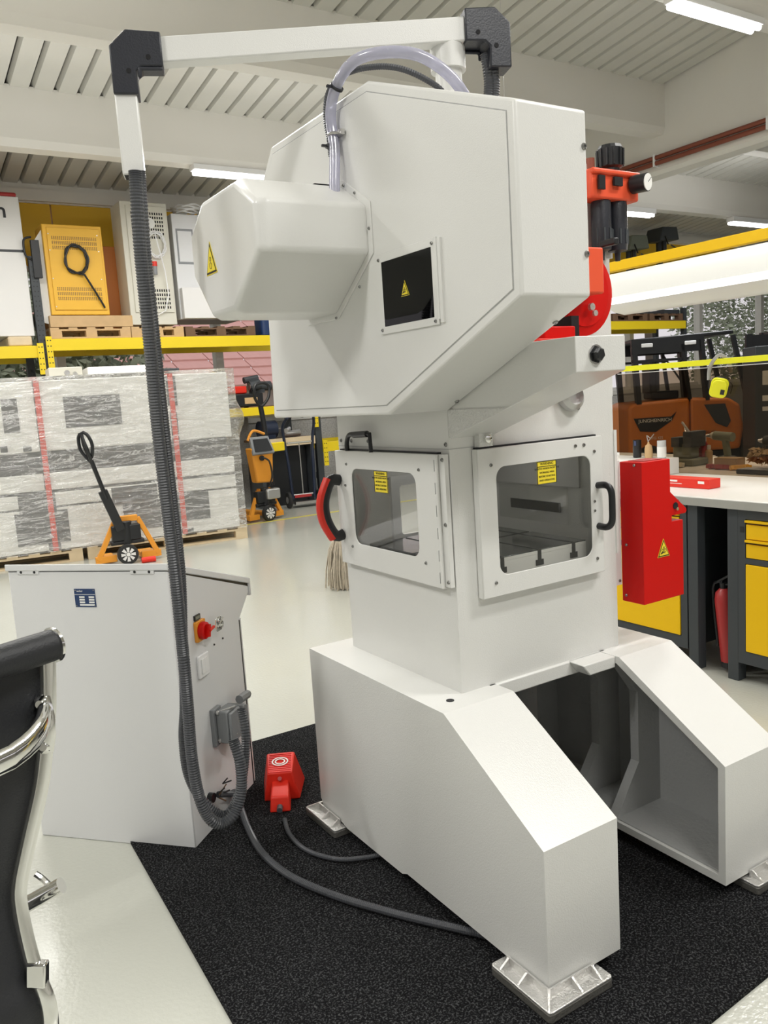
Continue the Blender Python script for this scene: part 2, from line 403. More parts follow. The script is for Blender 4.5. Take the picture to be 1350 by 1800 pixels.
# long girder front to back, with its haunched purlin seats
q = MB(); q.prism([(9.3, 4.25), (9.36, 4.21), (9.6, 4.21), (9.66, 4.25), (9.66, 6.9), (9.3, 6.9)], -6, YW, 'Y')
q.build('trim_9', 'beam_white')['kind'] = 'structure'
cp = thing('copper_pipe', 'pair of brown copper pipes clipped along the underside of the long ceiling girder', 'pipe', (9.25, 3, 4.3))
for dz in (0, -.07):
    MB().cyl((9.24, -2, 4.40+dz), (9.24, 11.5, 4.40+dz), .030, n=10).build('pipe_run', 'copper', cp, world=True, smooth=True)
for y in (2, 4, 5.9, 7.5, 9.5): MB().box(9.21, 9.3, y, y+.03, 4.29, 4.44).build('pipe_clip', 'white_plastic', cp, world=True)
# back wall: eaves strip, yellow fascia panels, window band, pebbled base
q = MB(); q.box(-7, 24, YW, YW+.2, 4.45, 4.83); q.box(-7, 24, YW-.06, YW, 4.47, 4.62)
wb = struct(q.build('wall_back', 'beam_white'))
for k in range(13):
    x = -7+2.4*k; MB().box(x+.01, x+2.39, YW+.02, YW+.15, 3.62, 4.45).build('fascia_panel', 'wall_yellow', wb)
q = MB(); q.box(-7, 24, YW, YW+.2, 0, 1.25); q.build('base_panel', 'pebble', wb)
q = MB(); q.box(-7, 24, YW-.03, YW+.2, 1.25, 1.33); q.build('sill', 'ceiling_white', wb)
nwin = 0
for k in range(13):
    x0 = -6.9+2.35*k; nwin += 1
    q = MB(basis((x0, YW+.08, 0), (1, 0, 0), (0, 0, 1))); q.framed(0, 2.35, 1.33, 3.62, .05, 2.30, 1.40, 3.55, .01, -.03, .04, 1)
    wn = struct(q.build('window_%d' % nwin, 'steel_white'))
    MB().box(x0+.05, x0+2.3, YW+.08, YW+.085, 1.4, 3.55).build('pane', 'window_glass', wn)
    MB().box(x0-.06, x0+.06, YW-.02, YW+.14, 1.33, 3.62).build('mullion', 'cork' if 0 else 'ceiling_white', wn)
# side and rear walls of the hall with their window openings (behind the photographer)
q = MB(); q.box(-7.2, -7, -6, YW, 0, 2.9); q.box(-7.2, -7, -6, YW, 3.8, 6.9)
for y in (-6, -1.5, 3, 7.5, 12): q.box(-7.2, -7, y, y+.3, .9, 3.8)
struct(q.build('wall_left', 'ceiling_white'))
q = MB(); q.box(-7, 24, -6.2, -6, 0, 2.9); q.box(-7, 24, -6.2, -6, 3.9, 7)
for x in (-7, -2, 3, 8, 13, 18, 23.7): q.box(x, x+.3, -6.2, -6, .9, 3.9)
struct(q.build('wall_rear', 'ceiling_white'))
q = MB(); q.box(24, 24.2, -6, YW, 0, 7); struct(q.build('wall_right', 'ceiling_white'))
# floor marking
q = MB(); q.box(2.2, 12, 9.86, 9.95, .0005, .002); tag(q.build('floor_line', 'floor_line'), 'worn yellow safety line painted across the floor at the back', 'floor marking')
# ---- outside: roof of the neighbour, trees
nb = thing('neighbour_house', 'house with a red tiled roof outside the back windows', 'building', (9, 26, 0))
MB().box(-1, 22, 24, 30, -.1, 2.15).build('house_wall', 'house_wall', nb, world=True)
tl = None
for r_i in range(12):
    for c_i in range(20):
        x = -1.2+c_i*1.2; y = 23.6+r_i*.55; z = 2.1+r_i*.30
        if tl is None:
            q = MB(); q.hull([(0, 0, 0), (1.16, 0, 0), (1.16, 0, .06), (0, 0, .06)], [(0, .56, .25), (1.16, .56, .25), (1.16, .56, .31), (0, .56, .31)]); o = q.build('roof_tile', 'roof_tile', nb); tl = o.data
        else: o = bpy.data.objects.new('roof_tile', tl); C.objects.link(o); o.parent = nb
        o.location = (x-9, y-26, z)
random.seed(4)
def foliage(cx, cy, cz, rx, ry, rz, n, leaf=.16):
    q = MB()
    for i in range(n):
        while True:
            p = Vector((random.uniform(-1, 1), random.uniform(-1, 1), random.uniform(-1, 1)))
            if .3 < p.length < 1: break
        c = Vector((cx+p.x*rx, cy+p.y*ry, cz+p.z*rz)); a = Vector([random.gauss(0, 1) for _ in range(3)]).normalized(); b_ = a.orthogonal().normalized(); L = leaf*random.uniform(.6, 1.3)
        q.f([q.v(c-a*L), q.v(c+b_*L*.5), q.v(c+a*L), q.v(c-b_*L*.5)])
    return q
def tree(name, label, x, y, h, r_, trunk=True, group=None, n=2600):
    t = thing(name, label, 'tree', (x, y, -.05), group=group)
    if trunk:
        q = MB(); q.tube(spline([(x, y, -.1), (x+.1, y, h*.3), (x-.05, y, h*.65), (x+.1, y, h)], .3), .16, rf=lambda i: .17-.006*i if i < 20 else .04)
        for k in range(7):
            a = k*2.4; q.tube([(x, y, h*(.35+.08*k)), (x+math.cos(a)*r_*.4, y+math.sin(a)*r_*.4, h*(.5+.08*k)), (x+math.cos(a)*r_*.75, y+math.sin(a)*r_*.7, h*(.58+.085*k))], .05)
        q.build('trunk', 'tree_bark', t, world=True, smooth=True)
    if n:
        fo = foliage(x, y, h*.7 if trunk else h*.5, r_, r_, h*.35 if trunk else h*.55, n, .12).build('crown', 'leaf', t, world=True, kind='stuff')
tree('shrub', 'green shrub seen below the shelf beam beside the grey upright', 3.0, 17.5, 4.2, 2.6, False, n=12000)
tree('shrub', 'bushy green hedge outside the windows at far left', -2.0, 17.2, 4.2, 2.2, False, n=9000)
tree('bare_tree', 'leafless grey tree outside the window behind the forklift', 20.4, 17, 7, 1.6, True, n=0)
tree('conifer', 'large grey-green conifer outside the window right of the forklift', 30.2, 19.8, 9, 3.4, False, n=15000)

# ---- ceiling lamps: tube luminaires fixed under the beams
def lamp(x0, x1, y, z, label):
    t = thing('strip_light', label, 'ceiling light', ((x0+x1)/2, y, z), group=None)
    MB().box(x0-.03, x1+.03, y-.08, y+.08, z+.02, max(z+.085, min(z+.109, 4.409))).build('housing', 'white_plastic', t, world=True, bevel=.01)
    MB().tube([(x0, y-.035, z), (x1, y-.035, z)], .028).build('tube', 'tube_light', t, world=True, smooth=True)
    MB().tube([(x0, y+.045, z), (x1, y+.045, z)], .028).build('tube', 'tube_light', t, world=True, smooth=True)
    return t
lamp(6.62, 7.85, 5.16, 4.845, 'glowing strip light under the nearest ceiling beam at top right')
lamp(3.75, 5.3, 9.77, 4.33, 'glowing strip light under the far beam above the pulley cover')
lamp(10.35, 11.9, 9.77, 4.30, 'glowing strip light right of the air pressure gauge')
lamp(14.1, 15.8, 9.77, 4.30, 'glowing strip light at the right edge above the yellow rail')

# ================================================================= carpet
q = MB(); P4 = [(.625, 2.93), (.585, 1.10), (1.53, 1.13), (2.9, 1.20), (2.62, 3.0), (2.45, 3.42), (1.0, 3.36)]
q.prism([(.632, 2.95), (.572, 1.0), (1.40, 1.125), (1.95, 1.15), (2.95, 1.22), (2.75, 3.38), (.90, 3.42), (.64, 3.36)], .0006, .011)
tag(q.build('carpet', 'felt'), 'black speckled needle-felt carpet under the press', 'carpet')

# ================================================================= the press
PZ = .012
mc = thing('punching_press', 'light grey C-frame press with guard hood and glazed doors on two splayed legs', 'machine', (1.75, 2.0, .045))
prof = [(1.397, .052), (1.397, .425), (1.785, .661), (2.60, .661), (2.60, .085), (2.575, .052), (2.44, .052), (2.41, .043), (2.06, .043), (2.03, .056)]
def leg(side):
    # side=-1: left leg (closed web outside at X 1.267), +1: right leg
    xo, xi = (1.267, 1.525) if side < 0 else (2.235, 1.977)
    s = 1 if xi > xo else -1
    q = MB()
    # flanges all round as one thick band
    t_ = .024; inner = [(1.397+t_, .052+t_), (1.397+t_, .425-.012), (1.785+.012, .661-t_), (2.60-t_, .661-t_), (2.60-t_, .11), (2.56, .052+t_), (2.44, .052+t_), (2.41, .043+t_), (2.06, .043+t_), (2.03, .056+t_)]
    n = len(prof)
    for i in range(n):
        j = (i+1) % n; a, b_, c, d = prof[i], prof[j], inner[j], inner[i]
        X = [xo, xi]
        lo = [(X[0], *a), (X[0], *b_), (X[0], *c), (X[0], *d)]; hi = [(X[1], *a), (X[1], *b_), (X[1], *c), (X[1], *d)]
        q.hull(lo, hi)
    q.prism(inner, xo, xo+s*.022, 'X')
    lg = q.build('leg', 'paint', mc, world=True)
    # inner lining shows the darker casting colour
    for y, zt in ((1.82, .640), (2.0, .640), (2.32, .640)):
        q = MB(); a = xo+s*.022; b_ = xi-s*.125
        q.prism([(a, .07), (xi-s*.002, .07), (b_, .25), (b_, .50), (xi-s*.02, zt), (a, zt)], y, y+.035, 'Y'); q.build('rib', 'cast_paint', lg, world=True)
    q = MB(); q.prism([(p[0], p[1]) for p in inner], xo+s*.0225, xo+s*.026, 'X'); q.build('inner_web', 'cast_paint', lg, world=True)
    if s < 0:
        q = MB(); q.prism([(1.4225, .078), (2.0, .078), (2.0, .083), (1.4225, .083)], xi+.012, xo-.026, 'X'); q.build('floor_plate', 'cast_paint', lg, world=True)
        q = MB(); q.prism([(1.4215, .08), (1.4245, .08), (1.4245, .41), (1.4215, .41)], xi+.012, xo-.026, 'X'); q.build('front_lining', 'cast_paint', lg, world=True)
    return lg
leg(-1); leg(1)
# bridge between the legs, cross webs
q = MB(); q.box(1.50, 2.0, 1.86, 2.60, .615, .661)
q.prism([(1.83, .661), (1.977, .661), (1.977, .622), (1.86, .622)], 1.80, 1.87, 'Y')
q.build('bridge', 'paint', mc, world=True, bevel=.004)
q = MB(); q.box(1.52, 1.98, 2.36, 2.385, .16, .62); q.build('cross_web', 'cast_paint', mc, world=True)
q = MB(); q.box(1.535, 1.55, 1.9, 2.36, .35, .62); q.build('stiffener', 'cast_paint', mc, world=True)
q = MB(Matrix.Translation((1.34, 1.85, .661))); q.ring((0, 0), .007, .012, 0, .0015, 16); q.lathe([(.007, 0), (.006, .001)], (0, 0, 0), n=12); q.build('lifting_eye_hole', 'black', mc, world=True)

# ---- column: hollow box with door openings
XC, YC, X1, Y1 = 1.40, 1.87, 2.07, 2.51
col = MB(face_negx(XC)); col.framed(-Y1, -YC, .661, 1.60, -2.425, -1.99, 1.02, 1.35, .03, -.02, 0)
col.M = face_negy(YC); col.framed(XC+.0201, X1-.0201, .661, 1.60, 1.515, 1.985, .95, 1.36, .03, -.02, 0)
col.M = face_negy(Y1-.02); col.framed(XC+.0201, X1-.0201, .661, 1.60, 1.60, 1.86, 1.035, 1.235, .01, -.02, 0, 2)
col.M = Matrix(); col.box(X1-.02, X1, YC, Y1, .661, 1.60)
col.box(1.42, 2.05, 1.89, 2.49, 1.40, 1.44)
col.box(1.575, 2.075, 1.872, Y1, 1.50, 1.97)
body = col.build('column', 'paint', mc, world=True)
q = MB(face_negx(2.047)); q.framed(-2.42, -2.06, 1.06, 1.19, -2.36, -2.10, 1.10, 1.135, .003, 0, .008, 2); q.build('slot_cover', 'clear_pane', body, world=True)
MB().box(2.044, 2.0475, 2.10, 2.36, 1.10, 1.135).build('slot', 'dark_hole', body, world=True)
MB().box(2.04, 2.048, 2.0, 2.48, 1.195, 1.40).build('side_liner', 'brushed', body, world=True)
q = MB(face_negy(2.475)); q.framed(1.575, 1.885, 1.01, 1.26, 1.61, 1.85, 1.045, 1.225, .01, 0, .014, 2); q.build('feed_frame', 'white_plastic', body, world=True)
# strip with screws over the left door, seam lines
screws(face_negx(XC), [(-2.49, 1.405), (-2.42, 1.405), (-2.31, 1.405), (-1.885, 1.40)], body, .0065)
screws(face_negy(YC), [(1.915, 1.47)], body, .005)
MB().box(XC-.0012, XC, YC, Y1, 1.386, 1.3875).build('panel_joint', 'cast_paint', body, world=True)
MB().box(XC, 1.50, YC-.0012, YC, 1.386, 1.3875).build('panel_joint', 'cast_paint', body, world=True)
MB().box(X1, X1+.012, YC-.004, YC+.03, .98, 1.39).build('edge_strip', 'guard_paint', body, world=True)

# ---- bolster table with T-slots
tb = MB()
xs = [1.45, 1.588, 1.602, 1.741, 1.755, 1.890, 1.904, 1.955]
MBt = MB(); MBt.box(1.45, 1.955, 1.893, 2.43, .93, 1.026); 
table = MBt.build('bolster_table', 'guard_paint', mc, world=True)
for i in range(0, 8, 2):
    for ya, yb in ((1.893, 2.15), (2.164, 2.43)):
        MB().box(xs[i], xs[i+1], ya, yb, 1.0262, 1.040).build('table_plate', 'table_steel', table, world=True, bevel=.0015)
MB().box(1.45, 1.955, 1.8925, 1.8955, 1.0265, 1.037).build('table_front_edge', 'guard_paint', table, world=True)
for x in (1.595, 1.748, 1.897):
    q = MB(); q.box(x-.007, x+.007, 1.8905, 1.894, 1.005, 1.041); q.box(x-.016, x+.016, 1.8905, 1.894, .990, 1.008); q.build('t_slot', 'dark_hole', table, world=True)
MB().box(1.50, 2.0, 2.30, 2.36, 1.385, 1.399).build('added_chamber_glow', 'added_glow', body, world=True)  # unseen glowing bar, added to brighten the dark chamber
MB().cyl((1.62, 2.2, 1.25), (1.62, 2.2, 1.40), .035, n=20).build('ram', 'steel', table, world=True, smooth=True)

# ---- doors
def door(T, x0, x1, y0, y1, hx0, hx1, hy0, hy1, thick, name='door', sgn=None):
    q = MB(T); q.framed(x0, x1, y0, y1, hx0, hx1, hy0, hy1, .035, thick-.004, thick, 8); q.framed(x0, x1, y0, y1, x0+.018, x1-.018, y0+.012, y1-.012, .004, 0, thick-.0041, 2)
    d = q.build(name, 'guard_paint', mc, world=True, bevel=.003)
    q = MB(T); q.rrect(hx0-.015, hx1+.015, hy0-.015, hy1+.015, .03, thick-.010, thick-.0045); q.build('pane', 'clear_pane', d, world=True)
    return d
# left door: outer face at X 1.374, hinged at the corner
TL = face_negx(1.398)
dl = door(TL, -2.497, -1.900, .978, 1.373, -2.392, -2.012, 1.058, 1.314, .024)
screws(face_negx(1.374), [(-2.42, 1.328), (-1.99, 1.326), (-1.98, 1.046), (-2.415, 1.044), (-2.435, 1.255)], dl, .005)
def caution(T, cx, ytop, w_, h_, par):
    q = MB(T); q.box(cx-w_/2, cx+w_/2, ytop-h_, ytop, 0, .001); a = q.build('warning_label', 'sign_yellow', par, world=True)
    q = MB(T)
    for (xa, xb, ya, yb) in ((-.5, .5, 0, .02), (-.5, .5, .97, 1), (-.5, -.47, 0, 1), (.47, .5, 0, 1), (-.5, .5, .75, .78)):
        q.box(cx+xa*w_, cx+xb*w_, ytop-h_+ya*h_, ytop-h_+yb*h_, .001, .0014)
    q.build('label_frame', 'black', a, world=True)
    text('label_text', 'WARNING', h_*.16, T @ Matrix.Translation((cx, ytop-h_*.12, .0015)), 'black', a, .0002)
    for k, s in enumerate(('REMOVE HANDS FROM THE', 'WORKING AREA', 'BEFORE STARTING', 'AND OPERATING')):
        text('label_text', s, h_*.115, T @ Matrix.Translation((cx, ytop-h_*(.33+.17*k), .0015)), 'black', a, .0002)
caution(face_negx(1.3782), -2.212, 1.3125, .080, .070, dl)
# piano hinge
q = MB(TL); q.box(-1.905, -1.872, .985, 1.373, .002, .016); hs = q.build('hinge_leaf', 'guard_paint', dl, world=True)
q = MB(TL); q.cyl((-1.901, .981, .024), (-1.901, 1.372, .024), .0055, n=10); hp = q.build('hinge_pin', 'guard_paint', dl, world=True, smooth=True)
q = MB(TL)
for k in range(6): z = .995+.066*k; q.box(-1.9075, -1.9066, z, z+.033, .024, .0285)
q.build('hinge_gap', 'cast_paint', dl, world=True)
screws(face_negx(1.382), [(-1.882, 1.358), (-1.882, 1.17), (-1.882, 1.0)], dl, .006)
# red D handle, standing out from the free edge
def arc_handle(par):
    yb = 2.472; q = MB(); xo = 1.372
    pts = []
    z0, z1 = 1.088, 1.268
    out = [(xo, z1+.002), (xo-.035, z1+.004), (xo-.062, z1-.045), (xo-.069, (z0+z1)/2), (xo-.060, z0+.04), (xo-.032, z0-.008), (xo, z0-.006)]
    q.tube(spline([(x, yb, z) for x, z in out], .01), .013, n=10, rf=lambda i: (.014, .020), flat=(0, 1, 0))
    h = q.build('handle', 'black', par, world=True, smooth=True)
    q = MB(); out = [(xo-.046, z1+.012), (xo-.074, z1-.045), (xo-.082, (z0+z1)/2), (xo-.073, z0+.040), (xo-.042, z0-.018)]
    q.tube(spline([(x, yb+.004, z) for x, z in out], .01), .012, n=10, rf=lambda i: (.018, .013), flat=(0, 1, 0)); q.build('grip', 'bright_red', h, world=True, smooth=True, label='red grip of the door handle')
arc_handle(dl)
# right door, bowed open a little at its lower edge: outer face Y 1.845
TR = face_negy(1.868)
dr = door(TR, 1.478, 1.985, .937, 1.379, 1.545, 1.932, .998, 1.322, .026)
q = MB(face_negy(1.8685)); q.box(1.485, 1.975, 1.379, 1.384, 0, .012); q.build('door_seal', 'black', dr, world=True)
q = MB(face_negx(1.40)); q.box(-2.48, -1.91, 1.373, 1.378, -.004, .014); q.build('door_seal', 'black', dl, world=True)
screws(face_negy(1.842), [(1.526, 1.330), (1.950, 1.332), (1.952, .985), (1.526, .980)], dr, .0055)
screws(face_negy(1.842), [(1.868, 1.356), (1.905, 1.356)], dr, .006); screws(face_negy(1.842), [(1.946, 1.172), (1.946, 1.142)], dr, .0045)
caution(face_negy(1.8462), 1.748, 1.3215, .080, .070, dr)
q = MB(); q.tube(spline([(1.962, 1.842, 1.222), (1.962, 1.806, 1.224), (1.966, 1.790, 1.206), (1.967, 1.788, 1.155), (1.966, 1.790, 1.108), (1.962, 1.806, 1.090), (1.962, 1.842, 1.090)], .006), .011, n=10); q.build('handle', 'black', dr, world=True, smooth=True, label='black pull handle')
# black lifting handle over the left door
q = MB(); q.tube(spline([(1.378, 2.415, 1.374), (1.376, 2.41, 1.402), (1.37, 2.38, 1.427), (1.37, 2.33, 1.430)], .008), .008, n=10)
q.tube([(1.37, 2.33, 1.430), (1.37, 2.25, 1.431), (1.37, 2.248, 1.372)], .007); q.tube([(1.37, 2.35, 1.428), (1.37, 2.265, 1.431)], .0105)
q.build('loop_handle', 'black', mc, world=True, smooth=True)
# ---- C-frame arm jutting forward
q = MB(); q.prism([(1.372, 1.574), (1.372, 1.656), (2.45, 1.656), (2.45, 1.417), (1.868, 1.417)], 1.402, 1.568, 'X')
cf = q.build('frame_arm', 'paint', mc, world=True, bevel=.002)
q = MB(); q.prism([(1.868, 1.4175), (1.868, 1.497), (1.60, 1.4975+.0), (1.62, 1.4958)], 1.3985, 1.400, 'X'); 
q = MB(); q.prism([(1.866, 1.4178), (1.866, 1.4985), (1.61, 1.4985)], 1.3982, 1.4002, 'X'); q.build('textured_cheek', 'rough_paint', cf, world=True)
q = MB(); q.lathe([(.021, 0), (.021, .004), (.016, .004), (.016, .016), (.012, .019)], (1.466, 1.372, 1.613), (0, -1, 0), n=6); q.build('hex_bolt', 'black', cf, world=True)
q = MB(); q.lathe([(.023, 0), (.023, .003)], (1.466, 1.372, 1.613), (0, -1, 0), n=20); q.build('washer', 'steel', cf, world=True, smooth=True)
q = MB(); q.box(1.49, 1.54, 1.845, 1.868, 1.385, 1.425); q.build('arm_stop', 'rough_paint', cf, world=True)
q = MB(); q.lathe([(.012, 0), (.012, .012), (.006, .014)], (1.515, 1.844, 1.408), (0, -1, 0), n=12); q.build('arm_bolt', 'chrome', cf, world=True, smooth=True)
q = MB(); q.lathe([(.05, 0), (.05, .018), (.036, .03), (.036, .012), (.02, .012)], (1.875, 1.872, 1.512), (0, -1, .25), n=24); q.build('sight_ring', 'brushed', cf, world=True, smooth=True)
# upper frame behind the guard, top plate
q = MB(); q.prism([(1.72, 1.656), (1.72, 2.12), (1.80, 2.24), (2.40, 2.24), (2.48, 1.656)], 1.402, 1.56, 'X'); q.box(1.42, 1.62, 1.76, 2.2, 2.24, 2.30)
q.build('upper_frame', 'paint', mc, world=True, bevel=.004)

# ---- guard hood (left side)
XH = 1.195
hp_ = [(1.316, 2.126), (1.86, 2.342), (2.44, 2.342), (2.545, 2.235), (2.582, 1.498), (1.858, 1.498), (1.316, 1.737)]
q = MB(); q.prism(hp_, XH, 1.3985, 'X'); gh = q.build('guard_hood', 'guard_paint', mc, world=True, bevel=.007, seg=3)
cyx = (sum(p[0] for p in hp_)/7, sum(p[1] for p in hp_)/7)
def inset(P, d):
    n = len(P); out = []
    for i in range(n):
        a, b_, c = Vector(P[i-1]), Vector(P[i]), Vector(P[(i+1) % n]); e = (b_-a).normalized(); g = (c-b_).normalized()
        n1 = Vector((-e.y, e.x)); n2 = Vector((-g.y, g.x)); k = (n1+n2); k = k/(1+n1.dot(n2)); out.append(tuple(b_+k*d))
    return out
ip = inset(hp_, -.026); 
if abs(ip[0][0]-cyx[0]) > abs(hp_[0][0]-cyx[0]): ip = inset(hp_, .026)
q = MB(); q.prism(ip, XH-.0022, XH, 'X'); q.build('side_panel', 'guard_paint', gh, world=True, bevel=.001, seg=1)
ip2 = inset(hp_, .0235 if ip[0][1] < hp_[0][1] and False else (-.0235 if ip == inset(hp_, -.026) else .0235))
n_ = len(ip); q = MB()
for i in range(n_):
    j = (i+1) % n_
    q.hull([(XH-.0005, *ip[i]), (XH-.0005, *ip[j]), (XH-.0005, *ip2[j]), (XH-.0005, *ip2[i])], [(XH+.001, *ip[i]), (XH+.001, *ip[j]), (XH+.001, *ip2[j]), (XH+.001, *ip2[i])])
q.build('panel_gap', 'cast_paint', gh, world=True)
screws(face_negy(1.316), [(1.388, 2.052), (1.388, 1.828)], gh, .0075)
slope = basis((0, 1.316, 1.737), (1, 0, 0), (0, -(1.858-1.316), (1.737-1.498)))
L_ = math.hypot(1.858-1.316, 1.737-1.498)
screws(slope, [(1.385, -.11), (1.385, -L_+.06)], gh, .007)
# inspection window in the hood
q = MB(face_negx(XH-.0022)); q.framed(-1.858, -1.598, 1.708, 1.910, -1.838, -1.618, 1.727, 1.890, .002, 0, .005, 2)
iw = q.build('inspection_window', 'guard_paint', gh, world=True, bevel=.001, seg=1)
q = MB(face_negx(XH-.0022)); q.box(-1.838, -1.618, 1.727, 1.890, 0, .0035); q.build('tinted_pane', 'black', iw, world=True)
q = MB(face_negx(XH-.0057)); q.box(-1.838, -1.618, 1.727, 1.890, -.0005, .0006); q.build('pane', 'dark_pane', iw, world=True)
q = MB(face_negx(XH-.0022)); q.box(-1.592, -1.580, 1.712, 1.905, 0, .006); q.cyl((-1.596, 1.72, .006), (-1.596, 1.90, .006), .0035, n=8); q.build('hinge', 'guard_paint', iw, world=True)
screws(face_negx(XH-.007), [(-1.848, 1.897), (-1.848, 1.719), (-1.612, 1.897), (-1.612, 1.717)], iw, .0042)
triangle_sign(face_negx(XH-.0064), -1.735, 1.806, .038, iw, 'hand', .95)
# ---- pulley cover bulging out of the hood
def octp(c, y0, y1, z0, z1, k=.085, kz=.075):
    return [(y0, z0+kz), (y0, z1-kz*.85), (y0+k*1.2, z1), (y1-k*1.2, z1), (y1, z1-kz*.85), (y1, z0+kz), (y1-k*1.6, z0), (y0+k*2.2, z0)]
po = [(1.893, 1.925), (1.893, 2.045), (2.015, 2.122), (2.27, 2.122), (2.385, 2.045), (2.385, 1.925), (2.26, 1.790), (2.085, 1.790)]
q = MB()
inn = [(cy+(p-cy)*.93, cz+(z-cz)*.93) for (p, z) in po for cy, cz in ((2.14, 1.965),)]
A = [(XH-.002, p, z) for p, z in po]; B = [(.905, p, z) for p, z in po]; Cc = [(.878, p, z) for p, z in inn]
va, vb, vc = ([q.v(p) for p in L] for L in (A, B, Cc)); n_ = 8
for L1, L2 in ((va, vb), (vb, vc)):
    for i in range(n_): q.f([L1[i], L1[(i+1) % n_], L2[(i+1) % n_], L2[i]])
q.f(vc); q.f(va[::-1])
pc = q.build('pulley_cover', 'guard_paint', gh, world=True, bevel=.011, seg=4)
fl = [(2.14+(p-2.14)*1.075, 1.965+(z-1.965)*1.09) for p, z in po]
q = MB(); q.prism(fl, XH-.0065, XH-.002, 'X'); q.build('flange', 'guard_paint', pc, world=True, bevel=.0015, seg=1)
screws(face_negx(XH-.0065), [(-1.884, 1.985), (-1.95, 1.845), (-2.09, 1.778), (-2.0, 2.12), (-1.945, 2.088)], pc, .004)
triangle_sign(face_negx(.8778), -2.222, 1.945, .088, pc, 'rollers', .92)
MB().box(XH-.085, XH-.01, 2.02, 2.06, 2.1225, 2.125).build('cable_opening', 'dark_hole', pc, world=True)
# hoses over the hood
hpts = [on(589, 345, 'X', 1.150), on(588, 325, 'X', 1.155), on(588, 260, 'X', 1.172), on(581, 200, 'X', 1.172), on(592, 150, 'X', 1.172), on(622, 108, 'X', 1.19), on(675, 92, 'X', 1.24), on(735, 97, 'X', 1.31), on(785, 128, 'X', 1.38), on(815, 165, 'X', 1.43), on(828, 200, 'X', 1.45)]
q = MB(); q.tube(spline(hpts, .02), .0145, n=14); ho = q.build('braided_hose', 'clear_hose', mc, world=True, smooth=True)
q = MB()
sp = spline(hpts, .012); 
for ph in (0, 2.1, 4.2):
    for sg in (1, -1):
        fr = None; a = None; pp = []
        for i, p in enumerate(sp):
            d = (sp[min(i+1, len(sp)-1)]-sp[max(i-1, 0)]).normalized(); a = d.orthogonal() if a is None else a-d*a.dot(d); a.normalize(); b_ = d.cross(a); t = sg*i*.55+ph
            pp.append(p+(a*math.cos(t)+b_*math.sin(t))*.0135)
        q.tube(pp, .0007, n=3)
q.build('braid', 'white_plastic', ho, world=True)
dp = [on(582, 275, 'X', 1.183), on(579, 245, 'X', 1.180), on(573, 205, 'X', 1.182), on(579, 160, 'X', 1.183), on(612, 128, 'X', 1.21), on(665, 117, 'X', 1.27), on(715, 124, 'X', 1.33), on(768, 152, 'X', 1.41), on(785, 175, 'X', 1.43)]
corrugated(dp, .0085, .006, 9).build('cable_conduit', 'conduit', mc, world=True)
q = MB(); c0 = on(588, 237, 'X', 1.176); q.tube([c0+Vector((.0, .017*math.cos(t), .0))+Vector((.017*math.sin(t), 0, 0)) for t in [k*.5 for k in range(13)]], .004, n=6)
q.box(c0.x+.0, c0.x+.012, c0.y-.034, c0.y-.012, c0.z-.007, c0.z+.007); q.build('hose_clamp', 'steel', mc, world=True)
for px, py, d_ in ((592, 153, 2.30), (583, 257, 2.33)):
    c0 = on(px, py, 'X', 1.172); u_t = Vector((0, 0, 1)) if py > 200 else (on(605, 128, 'X', 1.18)-on(583, 175, 'X', 1.172)).normalized()
    q = MB(); q.lathe([(.016, -.003), (.0185, -.003), (.0185, .003), (.016, .003)], c0, u_t, n=16); q.box(c0.x-.03, c0.x-.012, c0.y-.003, c0.y+.004, c0.z-.004, c0.z+.002); q.build('cable_tie', 'black', mc, world=True)

# ---- red drive motor on the arm, air unit
q = MB(); q.lathe([(.105, 0), (.128, .006), (.128, .03), (.118, .04), (.09, .05)], (1.86, 1.78, 1.815), (0, 1, 0), n=36); q.cyl((1.86, 1.78, 1.815), (1.86, 1.775, 1.815), .10, n=30)
q.cyl((1.86, 1.83, 1.815), (1.86, 1.9, 1.815), .08, n=24)
mo = q.build('drive_motor', 'red', mc, world=True, smooth=True)
q = MB(); q.box(1.76, 1.862, 1.70, 1.775, 1.80, 1.93); q.build('terminal_box', 'orange_red', mo, world=True, bevel=.006)
q = MB(); q.box(1.56, 1.86, 1.66, 1.86, 1.663, 1.674); q.box(1.56, 1.575, 1.66, 1.86, 1.656, 1.663); q.build('motor_plate', 'bright_red', mo, world=True, bevel=.002)
q = MB(); q.box(1.62, 1.74, 1.70, 1.84, 1.674, 1.71); q.build('motor_foot', 'red', mo, world=True, bevel=.004)
q = MB(); q.box(1.745, 1.775, 1.72, 1.82, 1.674, 1.74); q.build('foot_gap', 'dark_hole', mo, world=True)
q = MB(); q.cyl((1.78, 1.75, 1.676), (1.78, 1.75, 1.70), .010, n=8); q.cyl((1.87, 1.765, 1.77), (1.87, 1.755, 1.77), .011, n=10); q.cyl((1.885, 1.765, 1.752), (1.885, 1.757, 1.752), .009, n=10); q.build('bolt', 'zinc', mo, world=True, split=True)
MB().box(1.93, 1.95, 1.72, 1.78, 1.945, 1.965).build('motor_knob', 'black', mo, world=True, bevel=.004)
q = MB(); q.box(1.41, 1.566, 1.60, 1.88, 1.6562, 1.6622); q.build('motor_shelf', 'guard_paint', cf, world=True, bevel=.002)
au = MB(); au.box(1.90, 2.105, 1.775, 1.845, 2.088, 2.165)
au.box(1.90, 2.105, 1.765, 1.845, 2.155, 2.172)
air = au.build('air_service_unit', 'orange_red', mc, world=True, bevel=.006)
MB().box(1.985, 2.02, 1.762, 1.770, 2.125, 2.150).build('recess', 'dark_hole', air, world=True)
MB().box(1.92, 1.945, 1.762, 1.770, 2.11, 2.15).build('port_recess', 'black', air, world=True)
